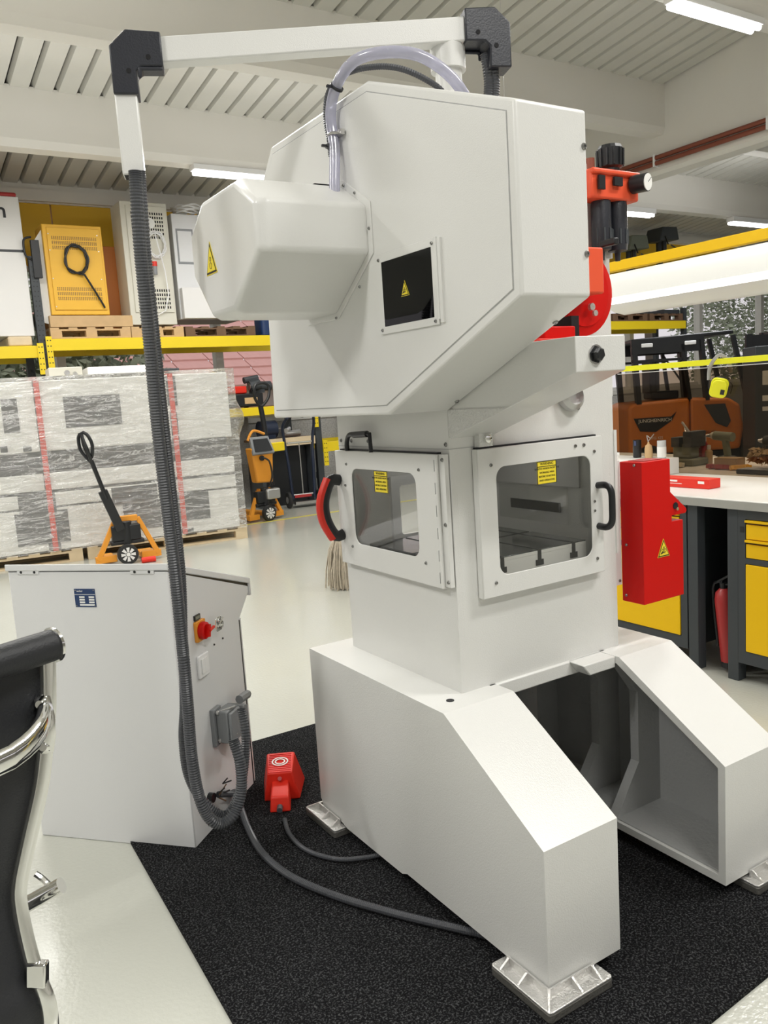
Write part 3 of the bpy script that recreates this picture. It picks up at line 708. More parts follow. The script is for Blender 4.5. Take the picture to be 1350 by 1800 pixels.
q = MB(); q.lathe([(.028, 0), (.028, .012), (.037, .018), (.039, .07), (.034, .08), (.0, .08)], (2.02, 1.81, 2.172), n=16)
for k in range(12): a = k*math.pi/6; q.bar((2.02+.038*math.cos(a), 1.81+.038*math.sin(a), 2.192), (2.02+.039*math.cos(a), 1.81+.039*math.sin(a), 2.24), .006, .006)
q.build('regulator_knob', 'black', air, world=True)
for x, r_ in ((1.975, .030), (2.044, .031)):
    q = MB(); q.lathe([(r_*.95, 0), (r_, -.012), (r_, -.13), (r_*.92, -.145), (r_*.3, -.15), (r_*.25, -.175)], (x, 1.81, 2.090), n=20)
    b_ = q.build('filter_bowl', 'black_casting', air, world=True, smooth=True)
    for k in range(4):
        a = R(200+40*k); q = MB(); c0 = Vector((x+r_*math.cos(a), 1.81+r_*math.sin(a), 1.985)); q.box(c0.x-.003, c0.x+.003, c0.y-.002, c0.y+.002, c0.z-.022, c0.z+.022); q.build('bowl_window', 'anthracite', b_, world=True)
q = MB(); q.cyl((2.075, 1.772, 2.135), (2.085, 1.725, 2.133), .027, n=20); g = q.build('pressure_gauge', 'black', air, world=True, smooth=True)
q = MB(); q.cyl((2.085, 1.725, 2.133), (2.0856, 1.7225, 2.1328), .0245, n=20); g2 = q.build('gauge_face', 'paper', g, world=True)
q = MB(); q.bar((2.085, 1.7218, 2.133), (2.098, 1.7218, 2.147), .0015, .001); q.ring((0, 0), .021, .022, 0, .0004) if 0 else None; q.build('gauge_needle', 'black', g2 and g, world=True)
q = MB(); q.cyl((1.925, 1.80, 2.17), (1.925, 1.80, 2.205), .012, n=12); q.cyl((1.925, 1.80, 2.195), (1.89, 1.86, 2.225), .008, n=8); q.build('air_fitting', 'copper', air, world=True)
q = MB(); q.box(1.90, 2.06, 1.845, 1.872, 1.93, 2.16); q.build('mounting_bracket', 'guard_paint', air, world=True)

# ---- red tool guard on the right flank
q = MB(); q.prism([(2.122, .803), (2.325, .803), (2.325, 1.066), (2.268, 1.066), (2.268, 1.086), (2.338, 1.086), (2.346, 1.094), (2.342, 1.104), (2.262, 1.168), (2.262, 1.280), (2.122, 1.280)], 1.80, 1.893, 'Y')
rg = q.build('tool_guard', 'red', mc, world=True, bevel=.002, label='red sheet-metal guard box on the right flank')
q = MB(); q.box(2.072, 2.122, 1.893, 1.899, .86, 1.285); q.build('guard_bracket', 'steel_white', rg, world=True)
screws(face_negy(1.893), [(2.10, 1.27), (2.11, .875)], rg, .005)
screws(face_negx(2.122), [(-1.87, 1.0), (-1.875, .825), (-1.83, 1.27)], rg, .005)
q = MB(face_negy(1.80)); q.cyl((2.286, 1.118, 0), (2.286, 1.118, .002), .012, n=14); q.build('slot_hole', 'dark_hole', rg, world=True)
q = MB(face_negy(1.80)); q.cyl((2.288, 1.108, 0), (2.288, 1.108, .008), .006, n=10); q.build('guide_pin', 'chrome', rg, world=True, smooth=True)
MB().box(2.15, 2.24, 1.815, 1.88, 1.2805, 1.282).build('top_opening', 'dark_red', rg, world=True)
triangle_sign(face_negy(1.7998), 2.221, .975, .062, rg, 'hand', .98)

# ---- pendant arm: mast, box-section arm, two black elbows, drop tube
pa = MB()
AL, AR = at(246, 97, 2.15), at(830, 54, 2.31)
u = (AR-AL); u.z = 0; u.normalize(); nn = Vector((0, 0, 1)).cross(u)   # nn points away from the viewer
zc = AR.z
q = MB(); q.bar(AL-u*.02, AR+u*.02, .05, .064); arm = q.build('pendant_arm', 'guard_paint', mc, world=True, bevel=.004)
ms = at(787, 100, 2.33)
q = MB(); q.cyl((ms.x, ms.y, 2.36), (ms.x, ms.y, zc-.034), .038, n=28); q.cyl((ms.x, ms.y, zc-.10), (ms.x, ms.y, zc-.033), .050, n=28); q.lathe([(.07, 0), (.07, .012), (.045, .014)], (ms.x, ms.y, 2.347), n=28)
q.cyl((ms.x, ms.y, 2.24), (ms.x, ms.y, 2.36), .055, n=24); q.build('mast', 'guard_paint', arm, world=True, smooth=True)
def elbow(c, d, nm):
    # side plate outline in the vertical plane of the arm; d = +1 when the outer corner lies along +u
    P = [(-.066, .045), (.022, .050), (.066, .010), (.066, -.108), (.002, -.108), (.004, -.052), (-.010, -.040), (-.066, -.040)]
    T = basis(c, u*d, (0, 0, 1))
    q = MB(T); q.prism(P, -.036, .036)
    q.prism([(-.064, -.040), (.0, -.040), (.0, -.068), (-.01, -.068), (-.01, -.050), (-.064, -.050)], -.036, -.028); 
    e = q.build('elbow', 'black_casting', arm, world=True, bevel=.004, label=nm)
    vis = -1 if T.to_3x3().col[2].dot(nn) > 0 else 1
    q = MB(T)
    for x, y in ((-.030, -.018), (.022, -.052)): q.cyl((x, y, .036*vis), (x, y, .0372*vis), .0065, n=14)
    q.build('bolt_hole', 'dark_hole', e, world=True)
    return e
elbow(AL-u*.008, -1, 'black cast elbow at the drop tube'); elbow(AR+u*.035, 1, 'black cast elbow over the mast')
d0 = at(228, 150, 2.15); d1 = at(240, 305, 2.15); d0.x = d1.x = (AL-u*.045).x; d0.y = d1.y = (AL-u*.045).y
T = basis((d0.x, d0.y, 0), u, (0, 0, 1)); ztop = AL.z-.10; zbot = d1.z
q = MB(T); q.box(-.028, .028, zbot, ztop, -.028, .028); q.build('drop_tube', 'guard_paint', arm, world=True, bevel=.004)
q = MB(T); q.box(-.024, .024, zbot-.0008, zbot+.002, -.024, .024); q.build('tube_opening', 'dark_hole', arm, world=True)
for dx, sx_ in ((.035, .012), (.052, 0)):
    c = AR+u*dx; corrugated([(c.x, c.y, zc-.06), (c.x+.01, c.y, zc-.14), (c.x-.02*sx_, c.y+.01, zc-.22), (c.x-.03, c.y+.03, zc-.34)], .0155, .007, 12).build('arm_conduit', 'conduit', arm, world=True)

# ================================================================= levelling feet
def foot(name, label, x, y, sx_, sy_):
    # corner of the leg at local (0,0); the pad reaches outwards by .045 (sx_, sy_ give the outward direction)
    t = thing(name, label, 'machine foot', (x, y, .0115), group='cast levelling feet under the press legs')
    T = Matrix.Translation((x, y, .0115)) @ Matrix.Diagonal((sx_, sy_, 1, 1))
    q = MB(T); q.rrect(-.175, .045, -.175, .050, .010, 0, .024); q.build('base', 'zinc_dark', t, world=True, bevel=.003)
    q = MB(T); q.rrect(-.175, .045, -.175, .050, .010, .024, .031); q.build('top_plate', 'zinc', t, world=True, bevel=.002)
    q = MB(T)
    for (xa, xb, ya, yb) in ((.004, .009, -.15, .009), (-.15, .009, .004, .009)): q.box(xa, xb, ya, yb, .031, .052)
    q.box(-.14, -.005, -.14, -.005, .031, .0425)
    q.build('rim', 'zinc', t, world=True)
    for p in (-.145, -.075):
        q = MB(T); q.prism([(.008, .031), (.040, .031), (.008, .052)], p, p+.006, 'Y'); q.build('rib', 'zinc', t, world=True)
        q = MB(T)
        a = [(p, .008, .031), (p, .044, .031), (p, .008, .052)]; b_ = [(p+.006, yy, zz) for _, yy, zz in a]; q.hull(a, b_); q.build('rib', 'zinc', t, world=True)
    q = MB(T); q.hull([(.004, .009, .031), (.009, .004, .031), (.045, .041, .031), (.041, .045, .031)], [(.004, .009, .054), (.009, .004, .054), (.042, .040, .033), (.040, .042, .033)]); q.build('rib', 'zinc', t, world=True)
    return t
foot('levelling_foot', 'silver cast levelling foot under the near corner of the left leg', 1.267, 1.397, -1, -1)
T_ = basis((1.36, 1.371, .0428), (1, 0, 0), (0, 1, 0))
for s_, x_ in (('BILZ', 1.305), ('B3/E', 1.365)):
    text('cast_lettering', s_, .021, basis((x_, 1.366, .0428), (1, 0, 0), (0, 1, 0)), 'zinc', bpy.data.objects['levelling_foot'], .0008)
foot('levelling_foot', 'silver cast levelling foot at the far end of the left leg, beside the pedal', 1.267, 2.60, -1, 1)
foot('levelling_foot', 'silver cast levelling foot at the right edge, under the open right leg', 2.235, 1.397, 1, -1)
foot('levelling_foot', 'cast levelling foot at the far end of the open right leg', 2.235, 2.60, 1, 1)

# ================================================================= control cabinet
B1 = Vector((.807, 2.692, 0)); va_ = R(42)
cc = thing('control_cabinet', 'light grey control cabinet with sloped lid, red main switch and blue nameplate', 'cabinet', tuple(B1), va_)
# local: x = depth (away from the back face), y = to the left along the back; z up
side = [(0, 0), (.492, 0), (.492, .70), (.600, .79), (.600, .815), (0, 1.012)]
q = MB()
q.prism(side, 0, .643, 'Y'); bd = q.build('body', 'cabinet_paint', cc, bevel=.004)
q = MB(); q.hull([(-.006, -.006, 1.016), (-.006, .649, 1.016), (.612, .649, .822), (.612, -.006, .822)], [(-.006, -.006, 1.040), (-.006, .649, 1.040), (.612, .649, .846), (.612, -.006, .846)])
q.box(.600, .614, -.006, .649, .775, .84)
q.build('lid', 'cabinet_paint', cc, bevel=.003)
q = MB(); q.hull([(.002, .002, 1.008), (.002, .641, 1.008), (.60, .641, .812), (.60, .002, .812)], [(.002, .002, 1.020), (.002, .641, 1.020), (.60, .641, .825), (.60, .002, .825)]); q.build('lid_seal', 'black', cc)
for y in (.095, .555):
    q = MB(); q.box(-.004, .004, y-.045, y+.045, 1.004, 1.018); h = q.build('hinge', 'cabinet_paint', cc)
    q = MB(); q.cyl((-.005, y-.028, 1.011), (-.003, y-.028, 1.011), .005, n=10); q.cyl((-.005, y+.028, 1.011), (-.003, y+.028, 1.011), .005, n=10); q.build('hinge_hole', 'black', h)
q = MB(); q.box(.500, .518, .004, .639, .0, .705); q.build('front_door', 'cabinet_paint', cc, bevel=.003)
q = MB(); q.box(.4925, .4995, .0005, .642, .004, .701); q.build('door_seal', 'black', cc)
for nm in [o for o in cc.children]: ROOT[nm.name] = xf(tuple(B1), va_)
TS = xf(tuple(B1), va_) @ basis((0, 0, 0), (1, 0, 0), (0, 0, 1))       # right-hand side face: x = depth, y = z, out = viewer
TB = xf(tuple(B1), va_) @ basis((0, 0, 0), (0, -1, 0), (0, 0, 1))      # back face
# nameplate
def loc_back(px, py):
    p = onp(px, py, B1, Vector((math.cos(va_), math.sin(va_), 0))); l = TB.inverted() @ p; return l.x, l.y
(xa, yb), (xb, ya) = loc_back(130, 1035), loc_back(170, 1067)
q = MB(TB); q.box(xa, xb, ya, yb, 0, .0015); npl = q.build('nameplate', 'nameplate_blue', cc, world=True)
wd, hg = xb-xa, yb-ya
q = MB(TB); q.box(xa, xb, yb-hg*.32, yb-hg*.30, .0015, .0018)
for k in range(3):
    q.box(xa+wd*.22, xa+wd*.48, yb-hg*(.50+.14*k), yb-hg*(.41+.14*k), .0015, .0018); q.box(xa+wd*.68, xa+wd*.94, yb-hg*(.50+.14*k), yb-hg*(.41+.14*k), .0015, .0018)
q.box(xa+wd*.22, xa+wd*.94, yb-hg*.93, yb-hg*.84, .0015, .0018); q.build('plate_fields', 'paper', npl, world=True)
text('plate_lettering', 'weber', hg*.15, TB @ Matrix.Translation((xa+wd*.27, yb-hg*.12, .0018)), 'paper', npl, .0002)
screws(TB @ Matrix.Translation((0, 0, .0015)), [(xa+.005, yb-.005), (xb-.005, yb-.005), (xa+.005, ya+.005), (xb-.005, ya+.005)], npl, .0025, h=.0015)
def loc_side(px, py):
    p = onp(px, py, B1, Vector((-math.sin(va_), math.cos(va_), 0))); l = TS.inverted() @ p; return l.x, l.y
# main switch
sxp, syp = loc_side(349, 1108)
q = MB(TS); q.rrect(sxp-.034, sxp+.034, syp-.038, syp+.038, .006, 0, .012); sw = q.build('main_switch', 'orange', cc, world=True, bevel=.002, label='yellow-orange main switch with a red rotary knob')
M4 = TS @ Matrix.Translation((sxp, syp, 0))
q = MB(M4); q.lathe([(.031, .012), (.033, .018), (.031, .030), (.024, .034), (.02, .030)], n=28); q.bar((-.004, -.022, .036), (.006, .022, .036), .016, .018, up=(0, 0, 1)); q.build('knob', 'red', sw, world=True, smooth=True)
q = MB(M4); q.bar((0, 0, .045), (.034, .006, .045), .008, .008, up=(0, 0, 1)); q.build('lock_bar', 'bright_red', sw, world=True)
q = MB(M4); q.box(-.028, .012, .041, .060, 0, .006); lb = q.build('switch_label', 'black', sw, world=True)
q = MB(M4); q.box(-.023, .008, .045, .056, .006, .0065); q.build('label_field', 'olive', sw, world=True)
lx, ly = loc_side(370, 1096)
ML = TS @ Matrix.Translation((lx+.005, ly, 0))
q = MB(ML); q.rrect(-.024, .020, -.028, .026, .01, .030, .034); q.bar((-.02, -.01, .036), (.018, .02, .040), .006, .006, up=(0, 0, 1)); q.ring((.008, -.006), .010, .015, .034, .040, 12); q.ring((-.008, .012), .006, .010, .034, .041, 12); q.build('hasp', 'chrome', sw, world=True, bevel=.001)
# rocker switch
wx, wy = loc_side(355, 1169)
q = MB(TS); q.rrect(wx-.038, wx+.038, wy-.042, wy+.042, .006, 0, .010); ws = q.build('light_switch', 'white_plastic', cc, world=True, bevel=.003, label='white double wall switch')
q = MB(TS); q.box(wx-.022, wx-.001, wy-.027, wy+.027, .010, .014); q.box(wx+.001, wx+.022, wy-.027, wy+.027, .010, .013); q.build('rocker', 'white_plastic', ws, world=True, bevel=.001)
screws(TS, [loc_side(391, 1122), loc_side(376, 1133)], cc, .004, m='black')
# heavy connector
cx_, cy_ = loc_side(388, 1265)
MC = TS @ Matrix.Translation((cx_-.03, cy_, 0))
q = MB(MC); q.rrect(-.05, .012, -.075, .068, .004, 0, .016); cn = q.build('connector', 'grey_plastic', cc, world=True, bevel=.002, label='grey rectangular heavy-duty plug connector')
q = MB(MC); q.prism([(-.035, -.066), (.045, -.066), (.060, -.05), (.060, .045), (.045, .058), (-.035, .058)], .016, .062); q.prism([(-.03, -.066), (.05, -.066), (.05, .05), (-.03, .05)], .062, .075)
q.build('plug_hood', 'grey_plastic', cn, world=True, bevel=.005)
q = MB(MC)
for y in (-.055, .052):
    q.bar((-.035, y, .012), (.012, y+.012, .075), .010, .005, up=(0, 1, 0)); q.cyl((-.032, y, .02), (-.032, y, .03), .009, n=12); q.cyl((-.01, y-.012, .03), (-.01, y-.012, .05), .008, n=12)
q.build('locking_lever', 'steel', cn, world=True, bevel=.001)
q = MB(MC); q.cyl((.03, -.062, .040), (.036, -.100, .040), .016, n=16); q.cyl((.036, -.095, .04), (.038, -.115, .04), .014, n=16); q.build('cable_gland', 'grey_plastic', cn, world=True)
q = MB(MC); q.prism([(.075, -.04), (.115, -.04), (.115, .03), (.095, .042), (.075, .042)], .0, .075); s2 = q.build('small_connector', 'grey_plastic', cc, world=True, bevel=.004)
q = MB(MC); q.cyl((.098, .055, .05), (.17, .050, .05), .017, n=8); q.cyl((.17, .05, .05), (.178, .05, .05), .014, n=8); q.build('coded_plug', 'grey_plastic', s2, world=True)
q = MB(MC); q.cyl((.095, -.04, .04), (.10, -.07, .04), .012, n=14); q.build('cable_gland', 'black_casting', s2, world=True)
# cut cable ends coming out near the foot
sx0, sz0 = loc_side(372, 1397)
MD = TS @ Matrix.Translation((sx0, sz0, 0))
q = MB(MD); q.cyl((-.02, 0, 0), (-.02, 0, .02), .018, n=12); cb = q.build('cable_entry', 'black', cc, world=True)
for (a, b_) in (((.0, .0), (.035, .028)), ((.01, 0), (.055, -.006)), ((0, -.01), (.02, -.03)), ((.035, .028), (.05, .045)), ((.035, .028), (.075, .022)), ((-.01, .01), (.02, .02))):
    q = MB(MD); q.cyl((a[0], a[1], .03), (b_[0], b_[1], .045), .0028, n=6); q.build('cable_end', 'wood_dark' if a[0] == 0 else 'black', cb, world=True)

# ================================================================= conduits and cables
def dl_(L): return [at(px, py, d) for px, py, d in L]
t = dl_([(238, 300, 2.15), (247, 440, 2.19), (262, 590, 2.25), (276, 740, 2.31), (292, 880, 2.37), (308, 1010, 2.42), (322, 1150, 2.49), (330, 1240, 2.53), (337, 1330, 2.57), (350, 1400, 2.60), (368, 1438, 2.62), (390, 1448, 2.64), (412, 1430, 2.66), (424, 1390, 2.68), (422, 1340, 2.69), (410, 1300, 2.70)])
tag(corrugated(t, .019, .008, 14).build('corrugated_conduit', 'conduit'), 'thick dark grey corrugated conduit hanging from the drop tube to the large plug', 'conduit')
t = dl_([(246, 300, 2.165), (256, 440, 2.22), (272, 590, 2.29), (288, 740, 2.35), (304, 880, 2.415), (318, 1010, 2.47), (322, 1150, 2.54), (324, 1240, 2.58), (322, 1300, 2.63), (330, 1360, 2.66), (352, 1402, 2.68), (388, 1432, 2.69), (408, 1420, 2.70), (426, 1370, 2.71), (432, 1300, 2.74), (424, 1245, 2.76)])
tag(corrugated(t, .0155, .008, 12).build('corrugated_conduit', 'conduit'), 'thinner corrugated conduit hanging behind the thick one, looping up to the small plug', 'conduit')
g = [on(px, py, 'Z', .026) for px, py in [(436, 1455), (462, 1500), (510, 1540), (590, 1575), (680, 1602), (760, 1622), (838, 1640)]]
c0 = TS @ Vector((sx0+.005, sz0, .025)); c1 = TS @ Vector((sx0+.09, sz0-.04, .03)); c2 = TS @ Vector((sx0+.15, .06, .02))
tag(corrugated([c0, c1, c2]+g+[g[-1]+(g[-1]-g[-2])*.4], .0125, .006, 10).build('floor_conduit', 'conduit'), 'grey corrugated conduit running over the carpet from the cabinet under the left leg', 'conduit')
g = [on(px, py, 'Z', .022) for px, py in [(500, 1440), (510, 1468), (540, 1495), (590, 1510), (640, 1508), (700, 1496)]]
tag(corrugated(g, .0085, .005, 9).build('pedal_cable', 'conduit'), 'thin grey corrugated cable from the red foot pedal to the press', 'cable')

# ---- foot pedal
pf = on(493, 1428, 'Z', .012); pr_ = on(505, 1335, 'Z', .012); dv = (pr_-pf); ang = math.atan2(dv.y, dv.x)-math.pi/2
pd = thing('foot_pedal', 'red cast foot pedal with ribbed top standing on the carpet', 'foot pedal', (pf.x, pf.y, .012), ang)
q = MB()
q.hull([(-.068, .095, 0), (.072, .095, 0), (.085, .27, 0), (-.085, .27, 0)], [(-.048, .075+.01, .118), (.048, .085, .118), (.055, .20, .150), (-.055, .20, .150)])
q.hull([(-.085, .265, 0), (.085, .265, 0), (.07, .285, 0), (-.07, .285, 0)], [(-.055, .20, .150), (.055, .20, .150), (.05, .215, .135), (-.05, .215, .135)])
q.build('shroud', 'bright_red', pd, bevel=.008, seg=3)
q = MB(); q.hull([(-.040, 0, 0), (.040, 0, 0), (.036, .10, 0), (-.036, .10, 0)], [(-.034, .012, .056), (.034, .012, .056), (.032, .10, .088), (-.032, .10, .088)]); q.build('switch_housing', 'bright_red', pd, bevel=.006, seg=3)
for k in range(11):
    q = MB(); y = .090+.0098*k; z = .119+.0028*k; q.bar((-.044, y, z), (.044, y, z), .0035, .003); q.build('grip_rib', 'red', pd)
q = MB(basis((0, .145, .1365), (1, 0, 0), (0, 1, .27))); q.ring((0, 0), .012, .016, 0, .002, 24, 1.3); q.ring((0, 0), .021, .025, 0, .002, 24, 1.3); q.build('emblem', 'paper', pd)
q = MB(); q.cyl((0, .085, .092), (0, .078, .098), .008, n=14); q.build('screw', 'dark_red', pd)
q = MB(); q.cyl((0, .0, .024), (0, -.024, .020), .011, n=12); q.build('cable_gland', 'conduit', pd)
q = MB(); q.box(-.06, .06, .1, .26, -.0005, .03); q.build('foot_opening', 'dark_hole', pd)
# ================================================================= office chair, lower left
ch = thing('office_chair', 'black high-back office chair with polished chrome side rail, cropped at the left edge', 'chair', (-.12, 1.35, 0))
D = 1.2
_e0 = at(92, 1134, 1.2); side_v = (on(-200, 1228, 'Z', _e0.z)-_e0).normalized()
def L(px, py, d=D): return at(px, py, d)
rail = spline([L(82, 1150), L(83, 1230), L(79, 1300), L(70, 1380), L(50, 1470), L(33, 1550), L(33, 1590), L(45, 1650), L(62, 1710), L(84, 1765), L(88, 1830, 1.22), L(84, 1900, 1.26)], .01)
q = MB(); q.tube(rail, .012, n=12, rf=lambda i: (.0135, .008), flat=cr); q.build('side_rail', 'chrome', ch, world=True, smooth=True, label='polished chrome side rail')
q = MB(); lf = [q.v(p+fw*.004+side_v*.004) for p in rail]; rows = [lf]
for k in range(1, 9):
    t = k/8; rows.append([q.v(p+fw*(.004+.05*math.sin(t*math.pi))+side_v*(.004+.46*t)) for p in rail])
for a, b_ in zip(rows, rows[1:]):
    for i in range(len(rail)-1): q.f([a[i], a[i+1], b_[i+1], b_[i]])
o = q.build('back_sling', 'black_soft', ch, world=True, smooth=True); sm = o.modifiers.new('thick', 'SOLIDIFY'); sm.thickness = .008
rail2 = [p+side_v*.47 for p in rail]
q = MB(); q.tube(rail2, .012, n=12, rf=lambda i: (.0135, .008), flat=cr); q.build('side_rail', 'chrome', ch, world=True, smooth=True)
e0 = L(92, 1134); e1 = e0+side_v*.49; 
q = MB(); q.cyl(e0, e1, .0235, n=24); q.build('head_roll', 'black_soft', ch, world=True, smooth=True)
q = MB(); dd = (e0-e1).normalized(); q.lathe([(.0235, -.001), (.0262, .0), (.0262, .004), (.0225, .006), (.0215, .003)], e0, dd, n=24); q.build('end_cap', 'chrome', ch, world=True, smooth=True)
q = MB(); q.cyl(e0+dd*.003, e0+dd*.0045, .0215, n=24); q.build('cap_face', 'black_soft', ch, world=True)
q = MB(); q.tube(spline([L(78, 1252, 1.19), L(74, 1275, 1.165), L(56, 1302, 1.14), L(24, 1328, 1.11), L(-10, 1345, 1.085)]+[L(79, 1300, 1.2)+side_v*a_-fw*b2 for a_, b2 in ((.20, .11), (.32, .10), (.41, .07), (.47, .01))], .012), .012, n=12, rf=lambda i: (.018, .011), flat=cu); q.build('back_brace', 'chrome', ch, world=True, smooth=True)
q = MB()
for px, py in ((74, 1236), (80, 1310)): q.lathe([(.0125, 0), (.012, .004), (.006, .010)], L(px, py, 1.193), -fw, n=16)
q.tube([L(74, 1228, 1.192), L(82, 1260, 1.188), L(84, 1290, 1.188), L(80, 1318, 1.192)], .009, n=10, rf=lambda i: (.012, .006), flat=cr); q.build('brace_rivet', 'chrome', ch, world=True, smooth=True, split=True)
q = MB(); q.cyl(L(40, 1594, 1.26), L(108, 1556, 1.26), .0125, n=20); q.tube(spline([L(62, 1536, 1.27), L(76, 1546, 1.27), L(90, 1560, 1.265)], .01), .005, n=8); q.build('arm_end', 'chrome', ch, world=True, smooth=True)
q = MB(); q.box(-.0145, .0145, -.009, .009, -.018, .018, Matrix.Translation(L(66, 1712, 1.197)) @ Matrix((cr, fw, cu)).transposed().to_4x4()); q.build('rail_joint', 'chrome', ch, world=True, bevel=.003)
st = L(-150, 1960, 1.5); q = MB(); q.box(-.2, .13, -.12, .26, -.02, .02, Matrix.Translation((-.17, 1.47, .47)) @ Matrix.Rotation(-YAW, 4, 'Z')); q.build('seat', 'black_soft', ch, world=True, bevel=.015)
q = MB(); q.cyl((-.16, 1.5, .08), (-.16, 1.5, .45), .025); 
for k in range(5): a = k*1.2566; q.bar((-.16, 1.5, .08), (-.16+.28*math.cos(a), 1.5+.28*math.sin(a), .06), .03, .02)
q.build('pedestal', 'chrome', ch, world=True)
for k in range(5):
    a = k*1.2566; q = MB(); c = Vector((-.16+.28*math.cos(a), 1.5+.28*math.sin(a), .027)); q.cyl(c-Vector((.012, 0, 0)), c+Vector((.012, 0, 0)), .027, n=16); q.build('caster', 'black', ch, world=True)

# ================================================================= workbench on the right
XB = 3.587
wt = MB(); wt.box(XB-.02, 4.43, .6, 3.95, .888, .932); wt.box(XB-.02, 5.5, 3.951, 5.12, .888, .932); wt.box(4.431, 5.5, 1.4, 3.950, .888, .925)
bf = thing('workbench', 'long workbench with a white top, grey steel edge and anthracite legs', 'workbench', (XB+.3, 2.6, 0)); tp = wt.build('worktop', 'worktop', bf, bevel=.003, world=True)
q = MB(); q.box(XB-.024, XB-.0205, .6, 5.12, .886, .926); q.build('edge_profile', 'edge_steel', tp, world=True)
q = MB(); q.lathe([(.007, 0), (.005, .002)], (XB-.024, 2.79, .905), (-1, 0, 0), n=10); q.build('edge_screw', 'black', tp, world=True)
def bench_unit(label, y0, y1, group=None):
    t = thing('bench_cabinet', label, 'cabinet', (XB, (y0+y1)/2, 0))
    q = MB(); q.box(XB+.012, 4.2, y0, y1, .10, .884); q.build('body', 'anthracite', t, world=True)
    q = MB()
    for (ya, yb, za, zb) in ((y0, y0+.04, .10, .884), (y1-.04, y1, .10, .884), (y0+.04, y1-.04, .838, .884), (y0+.04, y1-.04, .615, .643), (y0+.04, y1-.04, .10, .165)): q.box(XB, XB+.012, ya, yb, za, zb)
    q.build('face_frame', 'anthracite', t, world=True)
    for za, zb in ((.740, .836), (.646, .738)):
        q = MB(); q.box(XB-.002, XB+.012, y0+.045, y1-.045, za, zb-.024); d = q.build('drawer', 'yellow', t, world=True, bevel=.002)
        q = MB(); q.hull([(XB-.014, y0+.045, zb-.002), (XB+.012, y0+.045, zb-.002), (XB+.012, y0+.045, zb-.02), (XB-.014, y0+.045, zb-.012)], [(XB-.014, y1-.045, zb-.002), (XB+.012, y1-.045, zb-.002), (XB+.012, y1-.045, zb-.02), (XB-.014, y1-.045, zb-.012)]); q.build('grip_rail', 'yellow', d, world=True)
    q = MB(); q.box(XB-.006, XB+.012, y0+.045, y1-.045, .168, .612); q.build('door', 'yellow', t, world=True, bevel=.002)
    MB().box(XB-.001, XB, y1-.035, y1-.012, .77, .80).build('lock', 'black', t, world=True)
    return t
bench_unit('yellow drawer and door unit under the right end of the workbench', 1.60, 2.455)
bench_unit('yellow-fronted cabinet under the workbench, behind the red guard box', 2.757, 3.62)
for x, y in ((XB+.0, 2.455), (XB+.0, 2.690), (XB, 1.50), (XB, 3.65), (4.32, 2.455), (4.32, 2.69), (5.3, 2.0), (5.3, 5.0), (XB+.02, 5.0), (4.3, 3.65)):
    MB().box(x, x+.065, y, y+.06, .0, .885).build('leg', 'anthracite', bf, world=True, bevel=.003)
MB().box(4.25, 4.30, .7, 3.9, .1, .884).build('rear_panel', 'anthracite', bf, world=True)
MB().box(XB+.05, 5.3, 4.9, 4.94, .3, .884).build('rear_panel', 'anthracite', bf, world=True)
MB().box(XB+.2, 4.2, 2.515, 2.69, .02, .03).build('foot_rail', 'anthracite', bf, world=True)
# fire extinguisher leaning in the gap
fe = thing('fire_extinguisher', 'red fire extinguisher leaning in the dark gap between the bench cabinets', 'extinguisher', (3.70, 2.56, 0))
a, b_ = Vector((3.69, 2.565, .03)), Vector((3.66, 2.595, .50)); dd = (b_-a).normalized()
q = MB(); q.lathe([(.03, 0), (.048, .008), (.05, .03), (.05, .36), (.042, .40), (.02, .42)], a, dd, n=20); q.build('cylinder', 'dark_red', fe, world=True, smooth=True)
q = MB(); q.cyl(a+dd*.41, a+dd*.45, .018, n=12); q.bar(a+dd*.45+Vector((0, .03, .0)), a+dd*.50+Vector((0, -.07, .01)), .015, .010); q.bar(a+dd*.44+Vector((0, .0, .0)), a+dd*.45+Vector((0, -.07, 0)), .012, .008); q.build('valve', 'black', fe, world=True)
q = MB(); q.tube(spline([a+dd*.45, a+dd*.44+Vector((0, .05, 0)), a+dd*.36+Vector((-.01, .06, 0)), a+dd*.1+Vector((-.02, .055, 0))], .03), .008); q.build('hose', 'black', fe, world=True, smooth=True)
q = MB(); q.lathe([(.05, .0), (.052, .0), (.052, .03), (.05, .03)], a, dd, n=20); q.build('foot_ring', 'black', fe, world=True)
# plexi screens
PX = 4.42
ps = thing('screen', 'brown tinted acrylic splash screen standing on the back edge of the workbench', 'screen', (PX, 2.4, .932))
q = MB(); q.box(PX, PX+.008, .7, 3.94, .9325, 1.588)
q.build('tinted_panel', 'plexi', ps, world=True)
q = MB(); q.box(PX-.001, PX+.009, .7, 3.94, 1.5885, 1.5925); q.build('polished_edge', 'steel_white', ps, world=True)
for y in (.75, 4.15): MB().box(PX+.015, PX+.045, y, y+.03, .933, 1.66).build('post', 'anthracite', ps, world=True)
q = MB(); q.box(PX+.005, PX+.02, .7, 4.2, 1.605, 1.640); q.build('yellow_rail', 'neon_yellow', ps, world=True, bevel=.003, label='bright yellow rail above the screen')
